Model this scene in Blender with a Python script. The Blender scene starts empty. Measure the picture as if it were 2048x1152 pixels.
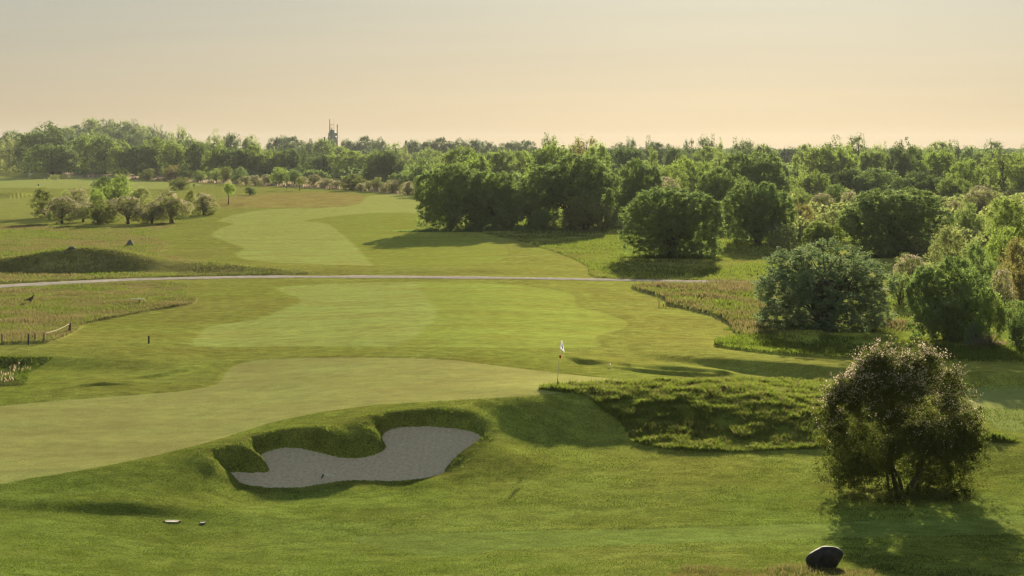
import bpy, math, random
import numpy as np
from mathutils import Vector

random.seed(7)
RNG = np.random.default_rng(7)
scene = bpy.context.scene
col = scene.collection

# ------------------------------------------------------------------ camera
F, VH, CH = 3600.0, 298.0, 12.0        # focal length in photo pixels, horizon row, eye height (m)
cam_d = bpy.data.cameras.new("camera")
cam = bpy.data.objects.new("camera", cam_d)
col.objects.link(cam)
cam.location = (0, 0, CH)
cam.rotation_euler = (math.radians(90), 0, 0)
cam_d.sensor_width = 36.0
cam_d.lens = F / 2048 * 36
cam_d.shift_y = -(576 - VH) / 2048
cam_d.clip_start = 0.5
cam_d.clip_end = 20000
scene.camera = cam

# ------------------------------------------------------------------ light
SUN = Vector((0.132, 1.0, 0.2056)).normalized()
SUN_EL = math.asin(SUN.z)
SUN_AZ = math.atan2(SUN.x, SUN.y)
w = bpy.data.worlds.new("World")
scene.world = w
w.use_nodes = True
nt = w.node_tree
nt.nodes.clear()
wo = nt.nodes.new("ShaderNodeOutputWorld")
bg = nt.nodes.new("ShaderNodeBackground")
sky = nt.nodes.new("ShaderNodeTexSky")
sky.sky_type = 'NISHITA'
sky.sun_disc = False
sky.sun_elevation = SUN_EL
sky.sun_rotation = SUN_AZ
sky.air_density = 1.0
sky.dust_density = 1.0
sky.ozone_density = 1.5
sky.altitude = 50
gm = nt.nodes.new("ShaderNodeGamma"); gm.inputs[1].default_value = 0.30
tint = nt.nodes.new("ShaderNodeMix"); tint.data_type = 'RGBA'; tint.blend_type = 'MULTIPLY'
tint.inputs[0].default_value = 1.0
tint.inputs[7].default_value = (.99, 0.97, 0.90, 1)
nt.links.new(sky.outputs[0], gm.inputs[0])
nt.links.new(gm.outputs[0], tint.inputs[6])
tc = nt.nodes.new("ShaderNodeTexCoord"); sp = nt.nodes.new("ShaderNodeSeparateXYZ"); nt.links.new(tc.outputs['Generated'], sp.inputs[0])
cr = nt.nodes.new("ShaderNodeValToRGB"); nt.links.new(sp.outputs[2], cr.inputs[0])     # warm dusty band low down, cooler air above
ce = cr.color_ramp.elements; ce[0].position = 0.0; ce[0].color = (.965, .88, .775, 1); ce[1].position = .6; ce[1].color = (.92, 1.0, 1.06, 1)
e_ = ce.new(.09); e_.color = (.95, 1.0, 1.01, 1)
t2 = nt.nodes.new("ShaderNodeMix"); t2.data_type = 'RGBA'; t2.blend_type = 'MULTIPLY'; t2.inputs[0].default_value = 1.0
nt.links.new(tint.outputs[2], t2.inputs[6]); nt.links.new(cr.outputs[0], t2.inputs[7])
mp = nt.nodes.new("ShaderNodeMapping"); mp.inputs['Scale'].default_value = (1.2, 1.2, 26); nt.links.new(tc.outputs['Generated'], mp.inputs[0])
cn = nt.nodes.new("ShaderNodeTexNoise"); cn.inputs['Scale'].default_value = 2.2; cn.inputs['Detail'].default_value = 4; nt.links.new(mp.outputs[0], cn.inputs['Vector'])
cm = nt.nodes.new("ShaderNodeMapRange"); nt.links.new(cn.outputs[0], cm.inputs[0])      # very thin veils of high cloud
for i_, v_ in enumerate((.3, .7, .965, 1.035)): cm.inputs[i_ + 1].default_value = v_
vm = nt.nodes.new("ShaderNodeVectorMath"); vm.operation = 'SCALE'; nt.links.new(t2.outputs[2], vm.inputs[0]); nt.links.new(cm.outputs[0], vm.inputs['Scale'])
nt.links.new(vm.outputs[0], bg.inputs[0])
bg.inputs[1].default_value = 0.0685
nt.links.new(bg.outputs[0], wo.inputs[0])
sun_d = bpy.data.lights.new("sun", 'SUN')
sun_d.energy = 5.0
sun_d.angle = math.radians(0.6)
sun_d.color = (1.0, 0.86, 0.62)
sun_o = bpy.data.objects.new("sun", sun_d)
col.objects.link(sun_o)
sun_o.rotation_euler = SUN.to_track_quat('Z', 'Y').to_euler()
sun_o.location = (30, 200, 60)

scene.view_settings.view_transform = 'Standard'
scene.view_settings.look = 'None'
scene.view_settings.exposure = 1.88
scene.view_settings.gamma = 1
scene.cycles.use_denoising = True
scene.cycles.sample_clamp_indirect = 3
scene.cycles.filter_width = 1.3
scene.cycles.max_bounces = 6
scene.cycles.transparent_max_bounces = 4
scene.cycles.volume_bounces = 0

# ------------------------------------------------------------------ helpers
def P(u, v, h):
    Y = F * (CH - h) / (v - VH)
    return ((u - 1024) / F * Y, Y)

def _hash(ix, iy, s):
    n = (ix.astype(np.int64) * 374761393 + iy.astype(np.int64) * 668265263 + s * 1442695041) & 0x7fffffff
    n = ((n ^ (n >> 13)) * 1274126177) & 0x7fffffff
    n = n ^ (n >> 16)
    return (n & 0xffff) / 65535.0

def vnoise(x, y, s=0):
    x = np.asarray(x, float); y = np.asarray(y, float)
    ix = np.floor(x); iy = np.floor(y); fx = x - ix; fy = y - iy
    fx = fx * fx * (3 - 2 * fx); fy = fy * fy * (3 - 2 * fy)
    a = _hash(ix, iy, s); b = _hash(ix + 1, iy, s); c = _hash(ix, iy + 1, s); d = _hash(ix + 1, iy + 1, s)
    return (a * (1 - fx) + b * fx) * (1 - fy) + (c * (1 - fx) + d * fx) * fy - 0.5

def fbm(x, y, s=0, o=3):
    t = 0; a = 1
    for k in range(o):
        t = t + a * vnoise(x * 2 ** k + 17 * k, y * 2 ** k - 9 * k, s + k); a *= .5
    return t

def sst(t):
    t = np.clip(t, 0, 1); return t * t * (3 - 2 * t)

def smooth_poly(pts, n=5):
    pts = np.array(pts, float); m = len(pts); out = []
    for i in range(m):
        p0, p1, p2, p3 = pts[(i - 1) % m], pts[i], pts[(i + 1) % m], pts[(i + 2) % m]
        for k in range(n):
            t = k / n
            out.append(.5 * (2 * p1 + (p2 - p0) * t + (2 * p0 - 5 * p1 + 4 * p2 - p3) * t * t + (3 * p1 - p0 - 3 * p2 + p3) * t ** 3))
    return np.array(out)

def smooth_line(pts, n=6):
    pts = np.array(pts, float); m = len(pts); out = []
    for i in range(m - 1):
        p0, p1, p2, p3 = pts[max(i - 1, 0)], pts[i], pts[i + 1], pts[min(i + 2, m - 1)]
        for k in range(n):
            t = k / n
            out.append(.5 * (2 * p1 + (p2 - p0) * t + (2 * p0 - 5 * p1 + 4 * p2 - p3) * t * t + (3 * p1 - p0 - 3 * p2 + p3) * t ** 3))
    out.append(pts[-1]); return np.array(out)

def sdf(X, Y, poly, lim=8.0):
    """signed distance (negative inside), clipped to lim"""
    X = np.asarray(X, float); Y = np.asarray(Y, float)
    shp = X.shape; X = X.ravel(); Y = Y.ravel()
    lim = float(lim); out = np.full(X.shape, lim)
    m = (X > poly[:, 0].min() - lim) & (X < poly[:, 0].max() + lim) & (Y > poly[:, 1].min() - lim) & (Y < poly[:, 1].max() + lim)
    x = X[m]; y = Y[m]
    if len(x) == 0: return out.reshape(shp)
    d2 = np.full(x.shape, 1e18); ins = np.zeros(x.shape, bool)
    n = len(poly)
    for i in range(n):
        ax, ay = poly[i]; bx, by = poly[(i + 1) % n]
        ex, ey = bx - ax, by - ay
        L = ex * ex + ey * ey + 1e-12
        t = np.clip(((x - ax) * ex + (y - ay) * ey) / L, 0, 1)
        d2 = np.minimum(d2, (x - ax - t * ex) ** 2 + (y - ay - t * ey) ** 2)
        if ay != by:
            c = ((ay > y) != (by > y)) & (x < (bx - ax) * (y - ay) / (by - ay) + ax)
            ins ^= c
    d = np.sqrt(d2); d[ins] *= -1
    out[m] = np.clip(d, -lim, lim)
    return out.reshape(shp)

# ------------------------------------------------------------------ terrain height
_ty = np.linspace(-400, 9000, 94001)
_k = [(-400, 14), (-30, 11.5), (0, 10.2), (10, 8.3), (20, 6.0), (30, 3.7), (40, 1.65), (45, .95), (50, .50), (55, .16), (59, 0), (200, 0), (9000, 0)]
_tb = np.interp(_ty, [a for a, b in _k], [b for a, b in _k])
_g = np.exp(-np.linspace(-2.5, 2.5, 51) ** 2); _g /= _g.sum()
_tb = np.convolve(_tb, _g, 'same')
def fore(Y): return np.interp(Y, _ty, _tb)

def tab(pts):
    a = np.array(pts, float)
    return lambda X: np.interp(X, a[:, 0], a[:, 1])

edge_pts = [P(-300, 1000, 1.0), P(0, 958, 1.0), P(200, 935, 1.05), P(330, 912, 1.1), P(440, 888, 1.18), P(560, 864, 1.32), P(640, 852, 1.4), P(760, 834, 1.48), P(880, 820, 1.54), P(1000, 800, 1.5),
            P(1150, 790, 1.3), P(1300, 800, 1.2), P(1500, 810, 1.1), P(1700, 830, .95), P(2048, 900, .8), P(2500, 900, .8)]
Yedge = tab(edge_pts)
xe = [p[0] for p in edge_pts]
Wedge = tab(list(zip(xe, [3.5, 3.5, 5.5, 9, 10, 7.5, 7, 7.5, 7.5, 7.5, 7.5, 7, 8, 9, 7, 7])))
Low = tab(list(zip(xe, [.72, .68, .58, .42, .26, .10, .05, .06, .12, .2, .3, .4, .42, .4, .4, .4])))
Plat = tab(list(zip(xe, [1.0, 1.0, 1.05, 1.1, 1.18, 1.32, 1.4, 1.48, 1.54, 1.5, 1.35, 1.2, 1.1, .95, .8, .8])))

def ridge(X, Y, pts, wf, wb):
    """pts: (u, v, base, height); crest polyline read from the photo, steeper towards the camera"""
    xs, ys, hs = [], [], []
    for u, v, b, h in pts:
        x, y = P(u, v, b + h); xs.append(x); ys.append(y); hs.append(h)
    o = np.argsort(xs); xs = np.array(xs)[o]; ys = np.array(ys)[o]; hs = np.array(hs)[o]
    Yc = np.interp(X, xs, ys); Hh = np.interp(X, xs, hs, left=0, right=0)
    d = Y - Yc
    return Hh * np.where(d < 0, 1 - sst(-d / wf), np.exp(-(np.maximum(d, 0) / wb) ** 2))

def blob(X, Y, u, v, b, h, wx, wf, wb):
    x0, y0 = P(u, v, b + h)
    d = Y - y0
    return h * np.exp(-((X - x0) / wx) ** 2) * np.where(d < 0, np.exp(-(d / wf) ** 2), np.exp(-(d / wb) ** 2))

def base_h(X, Y):
    X = np.asarray(X, float); Y = np.asarray(Y, float)
    ye = Yedge(X); wd = Wedge(X); lo = Low(X); pl = Plat(X)
    t = sst((Y - (ye - wd)) / wd)
    far = sst((Y - 95) / 120)
    hi = pl * (1 - far) + 0.25 * far
    h = lo + (hi - lo) * t
    h = h + fore(Y)
    h += blob(X, Y, 1430, 775, 1.1, .5, 5.6, 9, 5)            # long grass mound
    h += blob(X, Y, 1080, 800, 1.25, .22, 2.6, 3, 5)
    h += ridge(X, Y, [(-60, 1018, .45, 0.0), (0, 1018, .45, .16), (250, 1016, .35, .2), (400, 1024, .2, .16), (600, 1040, .1, .0)], 1.3, 1.6)
    h += blob(X, Y, 520, 1045, .1, .14, 3.2, 2.2, 2.2)
    h += blob(X, Y, 760, 1015, .1, .10, 4, 2.5, 2)
    h += blob(X, Y, 1000, 850, 1.2, .42, 1.8, 2.5, 3.5)
    # hollows left of the green
    h += ridge(X, Y, [(-300, 716, .8, .4), (0, 716, .8, .42), (100, 717, .8, .34), (170, 722, .8, .26), (300, 725, .85, .2), (390, 730, .9, 0)], 3.2, 12)
    h += blob(X, Y, 120, 752, .8, -.12, 6, 5, 6)
    h += ridge(X, Y, [(120, 786, .8, 0), (165, 778, .8, .09), (205, 772, .8, .13), (250, 773, .8, .08), (280, 776, .8, 0)], .6, 1.5)
    h += ridge(X, Y, [(250, 765, .8, 0), (320, 748, .9, .14), (380, 738, .9, .14), (420, 735, .9, 0)], .8, 1.5)
    # moguls and banks right of the flag
    h += ridge(X, Y, [(1130, 727, 1, .0), (1160, 729, 1, .2), (1200, 731, 1, .16), (1235, 735, 1, .05), (1260, 737, 1, .18), (1290, 738, 1, .1), (1350, 737, 1, .22), (1400, 742, 1, .22), (1450, 749, 1, .2), (1490, 757, 1, 0)], .9, 2.2)
    h += ridge(X, Y, [(1180, 740, 1, 0), (1300, 747, 1, .16), (1400, 752, 1, .2), (1480, 758, 1, 0)], .5, 1.0)
    h += ridge(X, Y, [(1260, 712, 1, 0), (1360, 716, 1, .26), (1450, 718, 1, .44), (1600, 724, 1, .58), (1720, 733, 1, .62), (1930, 738, 1, .64), (2400, 742, 1, .64)], 2.2, 9)
    h += ridge(X, Y, [(1880, 766, .9, 0), (1960, 768, .9, .18), (2300, 768, .9, .2)], .7, 1.5)
    # far banks
    h += ridge(X, Y, [(-400, 545, .25, .3), (-60, 528, .25, .9), (30, 519, .25, 1.25), (100, 507, .25, 1.8), (170, 500, .25, 2.1), (235, 506, .25, 1.85), (290, 518, .25, 1.3),
                      (350, 529, .25, .75), (450, 536, .25, .62), (560, 541, .25, .45), (640, 545, .25, .2), (1000, 548, .25, .16), (1250, 553, .25, 0)], 6.5, 9)
    h += ridge(X, Y, [(395, 410, .2, 0), (430, 407, .2, .55), (480, 408, .2, .5), (530, 413, .2, 0)], 3.5, 14)
    h += ridge(X, Y, [(-300, 378, .2, 1), (-20, 383, .2, 1.6), (40, 386, .2, 1.1), (90, 391, .2, 0)], 14, 22)
    h += ridge(X, Y, [(0, 350, .2, 0), (20, 349, .2, 1.0), (38, 351, .2, .1), (48, 347, .2, 1.7), (68, 345, .2, 2.5), (84, 348, .2, 1.8), (91, 352, .2, .3), (98, 349, .2, 1.9), (120, 348, .2, 2.2),
                      (135, 351, .2, 1.3), (160, 352, .2, .4), (170, 354, .2, 0)], 12, 30)
    h += ridge(X, Y, [(560, 372, .2, 0), (640, 374, .2, .4), (760, 380, .2, .5), (840, 388, .2, 0)], 12, 30)
    # distant wooded rise
    h += 15 * np.exp(-((X + 330) / 85) ** 2 - ((Y - 1450) / 170) ** 2) + 5 * np.exp(-((X + 520) / 260) ** 2 - ((Y - 1600) / 300) ** 2)
    # gentle unevenness everywhere
    near = np.clip(Y / 90, .3, 1)
    h += 0.10 * fbm(X / 11, Y / 16, 3) * near + 0.030 * fbm(X / 2.6, Y / 3.4, 11) + .25 * fbm(X / 60, Y / 70, 21) * sst((Y - 110) / 60)
    return h

# bunker: the floor is a tilted plane cut into the slope
B_PX = [(455, 946), (466, 960), (500, 971), (560, 976), (610, 974), (650, 967), (690, 962), (740, 961), (800, 962), (850, 957), (885, 950), (893, 936), (912, 917),
        (936, 900), (962, 882), (961, 870), (930, 859), (885, 854), (825, 852), (785, 857), (765, 868), (764, 880), (770, 894), (754, 906),
        (720, 915), (685, 915), (645, 906), (605, 897), (572, 894), (545, 899), (523, 908), (524, 922), (536, 936), (532, 944), (500, 944), (470, 943)]
def floor_h(X, Y):
    y0 = P(560, 976, .10)[1]
    return .10 + (Y - y0) * .160 - .07 * (X + 8)
def floor_hit(u, v):
    K = F / (v - VH); y0 = P(560, 976, .10)[1]
    s_ = (u - 1024) / F
    y = K * (CH - .10 + .16 * y0 + .07 * 8) / (1 + K * (.16 - .07 * s_))
    return s_ * y, y
BUNKER = smooth_poly([floor_hit(u, v) for u, v in B_PX], 4)

def _front():
    p = np.array(BUNKER); xs = np.linspace(p[:, 0].min(), p[:, 0].max(), 60); ys = []
    for q in xs:
        c = [1e9]
        for i in range(len(p)):
            a, b = p[i], p[(i + 1) % len(p)]
            if (a[0] - q) * (b[0] - q) <= 0 and a[0] != b[0]: c.append(a[1] + (b[1] - a[1]) * (q - a[0]) / (b[0] - a[0]))
        ys.append(min(c))
    ys[0] = ys[1]; ys[-1] = ys[-2]
    return xs, np.array(ys)
_bx, _by = _front()
_by = np.convolve(np.pad(_by, 2, 'edge'), np.ones(5) / 5, 'valid')
BX0, BX1 = _bx[0] - .3, P(880, 957, .2)[0]
def BFRONT(X): return np.interp(X, _bx, _by)

def height(X, Y, raw=False):
    X = np.asarray(X, float); Y = np.asarray(Y, float)
    h = base_h(X, Y)
    d = sdf(X, Y, BUNKER, 4.0)
    fl = floor_h(X, Y)
    wall = fl + .03 + np.maximum(d, 0) * (1.15 + 1.3 * sst((X + 3.2) / 1.0)) + .10 * sst(d / .25)
    wall = wall + .22 * fbm(X * 1.9, Y * 1.9, 44) * sst(d / .3)
    # the near side runs out level with the sand
    yf = BFRONT(X); inx = sst((X - BX0) / 1.2) * sst((BX1 - X) / 1.5)
    frontw = inx * sst((yf + .5 - Y) / .6) * (1 - sst((yf - Y) / 4.5))
    h = h * (1 - frontw) + np.minimum(h, floor_h(X, yf) - .02 + .05 * (Y - yf)) * frontw
    lip = .11 * np.exp(-((d - .9) / .7) ** 2) * (d > 0) * sst((h - fl) / .4)
    hh = h + lip
    k = .26                                     # smooth minimum
    m = np.clip(.5 + .5 * (wall - hh) / k, 0, 1)
    mix = wall * (1 - m) + hh * m - k * m * (1 - m)
    h = np.where(d > 0, np.where(d < 3.9, mix, hh), fl + .02 * fbm(X * 2, Y * 2, 31) - .03 * sst(-d / .4))
    return h

# ray / terrain intersection for a photo pixel
def hit(us, vs, it=0):
    us = np.atleast_1d(np.asarray(us, float)); vs = np.atleast_1d(np.asarray(vs, float))
    sx = (us - 1024) / F; sz = -(vs - VH) / F
    Ylo = F * (CH - 4.5) / np.maximum(vs - VH, 2)
    Yhi = F * (CH + 1.2) / np.maximum(vs - VH, 2)
    T = np.linspace(0, 1, 260)
    Y = Ylo[:, None] + (Yhi - Ylo)[:, None] * T[None, :]
    Z = CH + sz[:, None] * Y
    Hh = height(sx[:, None] * Y, Y)
    below = Hh >= Z
    i = np.argmax(below, axis=1); i = np.where(below.any(axis=1), np.maximum(i, 1), 259)
    r = np.arange(len(us))
    a = (Z - Hh)[r, i - 1]; b = (Z - Hh)[r, i]
    t = np.clip(a / (a - b + 1e-12), 0, 1)
    y = Y[r, i - 1] * (1 - t) + Y[r, i] * t
    return sx * y, y

def wpoly(px, n=5):
    p = smooth_poly(px, n)
    x, y = hit(p[:, 0], p[:, 1])
    return np.stack([x, y], 1)

FAIR_NEAR = wpoly([(402, 692), (402, 664), (430, 650), (520, 636), (562, 618), (602, 604), (590, 592), (560, 582), (566, 574), (620, 569), (720, 565), (840, 563), (960, 565), (1060, 573),
                   (1135, 585), (1150, 600), (1152, 612), (1205, 625), (1250, 642), (1245, 656), (1190, 672), (1178, 694), (900, 693), (650, 691)])
FAIR_FAR = wpoly([(727, 396), (760, 389), (835, 395), (850, 450), (920, 470), (1000, 488), (1012, 512), (960, 527), (850, 534), (700, 530), (560, 525), (485, 517), (473, 507), (488, 497), (462, 486),
                  (425, 471), (440, 457), (466, 447), (436, 440), (520, 420), (640, 416), (712, 409)])
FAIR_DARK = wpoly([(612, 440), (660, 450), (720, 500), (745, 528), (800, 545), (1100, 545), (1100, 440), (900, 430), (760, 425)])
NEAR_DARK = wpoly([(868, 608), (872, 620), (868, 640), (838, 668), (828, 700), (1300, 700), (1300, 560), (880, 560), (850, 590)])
FAIR_LEFT = wpoly([(-400, 357), (60, 356), (160, 356), (280, 362), (400, 368), (370, 374), (300, 378), (120, 377), (0, 375), (-400, 376)])
FAIR_LEFT2 = wpoly([(-400, 395), (0, 395), (150, 400), (180, 420), (110, 436), (0, 438), (-400, 440)])
GREEN = wpoly([(-300, 838), (0, 811), (150, 798), (330, 784), (400, 776), (438, 764), (450, 746), (472, 729), (530, 718), (660, 714), (800, 715), (900, 719), (1000, 731), (1080, 741), (1160, 750),
               (1290, 764), (1300, 772), (1180, 782), (1090, 788), (1000, 794), (930, 798), (760, 808), (640, 824), (540, 845), (440, 876), (330, 905), (200, 932), (60, 955), (-300, 1005)], 4)
GREEN_R = wpoly([(1925, 778), (2000, 774), (2500, 772), (2500, 900), (2048, 864), (1985, 845), (1935, 800)])
M_LEFT = wpoly([(-400, 592), (0, 582), (150, 573), (300, 567), (372, 572), (372, 585), (394, 600), (378, 610), (320, 619), (250, 632), (176, 648), (152, 664), (110, 682), (40, 688), (-400, 692)])
M_MID = wpoly([(-400, 452), (-20, 450), (100, 452), (230, 458), (330, 448), (350, 452), (292, 468), (335, 490), (322, 508), (400, 524), (500, 534), (620, 546), (560, 550), (400, 553), (0, 567), (-400, 580)])
M_TAN = wpoly([(430, 413), (470, 392), (600, 385), (700, 387), (728, 395), (712, 408), (640, 415)])
M_RIGHT = wpoly([(1262, 575), (1330, 572), (1500, 570), (1640, 590), (1640, 690), (1560, 685), (1480, 672), (1458, 650), (1430, 634), (1370, 618), (1335, 610), (1326, 597)])
M_STRIP = wpoly([(1428, 691), (1470, 680), (1640, 672), (1800, 676), (2500, 690), (2500, 740), (2048, 728), (1800, 723), (1600, 713), (1480, 701)])
M_WOOD = wpoly([(960, 464), (1050, 486), (1130, 511), (1175, 533), (1197, 556), (1400, 561), (1640, 572), (2500, 600), (2500, 690), (1620, 690), (1560, 600), (1560, 480), (1400, 440), (1000, 440)])
M_SHRUB = wpoly([(150, 352), (420, 366), (620, 376), (720, 382), (845, 391), (845, 380), (700, 368), (500, 352), (150, 340)])
MOUND_LONG = wpoly([(1078, 778), (1130, 770), (1250, 766), (1480, 762), (1640, 765), (1760, 780), (1800, 850), (1760, 893), (1640, 899), (1500, 904), (1370, 903), (1300, 895), (1262, 880), (1245, 850), (1205, 820), (1165, 792)])
LEFT_HEATH = wpoly([(-400, 712), (60, 714), (105, 716), (60, 745), (50, 766), (0, 772), (-400, 780)])
PALE = wpoly([(700, 1074), (1000, 1062), (1300, 1056), (1620, 1046), (1800, 1038), (2400, 1018), (2400, 1050), (2048, 1068), (1700, 1076), (1300, 1088), (1050, 1098), (850, 1110)])
TEE_FRINGE = wpoly([(1340, 1152), (1400, 1132), (1500, 1140), (1600, 1134), (1700, 1140), (1760, 1152), (1760, 1230), (1340, 1230)])

_pc = smooth_line([(-420, 612), (-60, 578), (0, 573), (125, 566), (250, 560), (380, 556.5), (500, 554.5), (750, 554), (1000, 556), (1250, 560.5), (1500, 566), (1640, 572), (1800, 580)], 6)
_px, _py = hit(_pc[:, 0], _pc[:, 1])
PATHPOLY = np.concatenate([np.stack([_px, _py + 1.2], 1), np.stack([_px, _py - 1.2], 1)[::-1]])

# ------------------------------------------------------------------ materials
def new_mat(name):
    m = bpy.data.materials.new(name); m.use_nodes = True
    n = m.node_tree.nodes; n.clear()
    return m, n, m.node_tree.links

def N(n, t, **kw):
    x = n.new(t)
    for k, v in kw.items(): setattr(x, k, v)
    return x

def turf_material():
    m, n, l = new_mat("turf")
    out = N(n, "ShaderNodeOutputMaterial"); bs = N(n, "ShaderNodeBsdfDiffuse")
    at = N(n, "ShaderNodeAttribute", attribute_name="turf")
    geo = N(n, "ShaderNodeNewGeometry")
    n1 = N(n, "ShaderNodeTexNoise"); n1.inputs['Scale'].default_value = 1.3; n1.inputs['Detail'].default_value = 6; n1.inputs['Roughness'].default_value = .62
    n2 = N(n, "ShaderNodeTexNoise"); n2.inputs['Scale'].default_value = 14; n2.inputs['Detail'].default_value = 4; n2.inputs['Roughness'].default_value = .7
    n3 = N(n, "ShaderNodeTexNoise"); n3.inputs['Scale'].default_value = .22; n3.inputs['Detail'].default_value = 5
    for q in (n1, n2, n3): l.new(geo.outputs['Position'], q.inputs['Vector'])
    def mrange(src, a, b, c, d):
        r = N(n, "ShaderNodeMapRange"); l.new(src, r.inputs[0])
        for i, v in enumerate((a, b, c, d)): r.inputs[i + 1].default_value = v
        return r.outputs[0]
    def mul(a, b):
        r = N(n, "ShaderNodeMath", operation='MULTIPLY'); l.new(a, r.inputs[0]); l.new(b, r.inputs[1]); return r.outputs[0]
    f = mul(mul(mrange(n1.outputs[0], .34, .66, .76, 1.24), mrange(n2.outputs[0], .36, .64, .58, 1.42)), mrange(n3.outputs[0], .3, .7, .86, 1.14))
    wt = mrange(at.outputs['Alpha'], .006, .04, .45, 1.0)           # closely mown turf is smoother
    fm = N(n, "ShaderNodeMath", operation='SUBTRACT'); l.new(f, fm.inputs[0]); fm.inputs[1].default_value = 1
    fa = N(n, "ShaderNodeMath", operation='MULTIPLY_ADD'); l.new(fm.outputs[0], fa.inputs[0]); l.new(wt, fa.inputs[1]); fa.inputs[2].default_value = 1; f = fa.outputs[0]
    sc = N(n, "ShaderNodeVectorMath", operation='SCALE'); l.new(at.outputs['Color'], sc.inputs[0]); l.new(f, sc.inputs['Scale'])
    # drier / greener drift
    hs = N(n, "ShaderNodeHueSaturation"); l.new(sc.outputs[0], hs.inputs['Color']); l.new(mrange(n3.outputs[0], .3, .7, .487, .512), hs.inputs['Hue'])
    l.new(hs.outputs[0], bs.inputs['Color'])
    bs.inputs['Roughness'].default_value = .6
    add = N(n, "ShaderNodeMath", operation='MULTIPLY_ADD'); l.new(n1.outputs[0], add.inputs[0]); add.inputs[1].default_value = 2.2; l.new(n2.outputs[0], add.inputs[2])
    bp = N(n, "ShaderNodeBump"); l.new(add.outputs[0], bp.inputs['Height'])
    l.new(at.outputs['Alpha'], bp.inputs['Distance']); bp.inputs['Strength'].default_value = 1
    l.new(bp.outputs[0], bs.inputs['Normal'])
    # low sun shining through and off the blade tips: a soft tinted forward lobe
    gl = N(n, "ShaderNodeBsdfAnisotropic"); gl.inputs['Roughness'].default_value = .8; l.new(bp.outputs[0], gl.inputs['Normal'])
    gc = N(n, "ShaderNodeVectorMath", operation='SCALE'); l.new(hs.outputs[0], gc.inputs[0]); gc.inputs['Scale'].default_value = 2.2; l.new(gc.outputs[0], gl.inputs['Color'])
    ms = N(n, "ShaderNodeMixShader"); ms.inputs[0].default_value = .05; l.new(bs.outputs[0], ms.inputs[1]); l.new(gl.outputs[0], ms.inputs[2])
    l.new(ms.outputs[0], out.inputs[0])
    return m

def sand_material():
    m, n, l = new_mat("sand")
    out = N(n, "ShaderNodeOutputMaterial"); bs = N(n, "ShaderNodeBsdfPrincipled")
    geo = N(n, "ShaderNodeNewGeometry")
    wv = N(n, "ShaderNodeTexWave"); wv.inputs['Scale'].default_value = 1.1; wv.inputs['Distortion'].default_value = 5; wv.inputs['Detail'].default_value = 3; wv.inputs['Detail Scale'].default_value = 1.2
    n2 = N(n, "ShaderNodeTexNoise"); n2.inputs['Scale'].default_value = 9; n2.inputs['Detail'].default_value = 5
    for q in (wv, n2): l.new(geo.outputs['Position'], q.inputs['Vector'])
    r = N(n, "ShaderNodeValToRGB"); r.color_ramp.elements[0].color = (.48, .385, .26, 1); r.color_ramp.elements[1].color = (.68, .55, .385, 1)
    r.color_ramp.elements[0].position = .3; r.color_ramp.elements[1].position = .7
    l.new(r.outputs[0], bs.inputs['Base Color'])
    ra = N(n, "ShaderNodeMath", operation='MULTIPLY_ADD'); l.new(wv.outputs['Fac'], ra.inputs[0]); ra.inputs[1].default_value = .05
    rb = N(n, "ShaderNodeMath", operation='MULTIPLY_ADD'); l.new(n2.outputs[0], rb.inputs[0]); rb.inputs[1].default_value = 1.1; rb.inputs[2].default_value = -.07
    l.new(rb.outputs[0], ra.inputs[2]); l.new(ra.outputs[0], r.inputs[0])
    a = N(n, "ShaderNodeMath", operation='MULTIPLY_ADD'); l.new(wv.outputs['Fac'], a.inputs[0]); a.inputs[1].default_value = .5; l.new(n2.outputs[0], a.inputs[2])
    bp = N(n, "ShaderNodeBump"); bp.inputs['Distance'].default_value = .03; l.new(a.outputs[0], bp.inputs['Height']); l.new(bp.outputs[0], bs.inputs['Normal'])
    bs.inputs['Roughness'].default_value = .95
    l.new(bs.outputs[0], out.inputs[0]); return m

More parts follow.
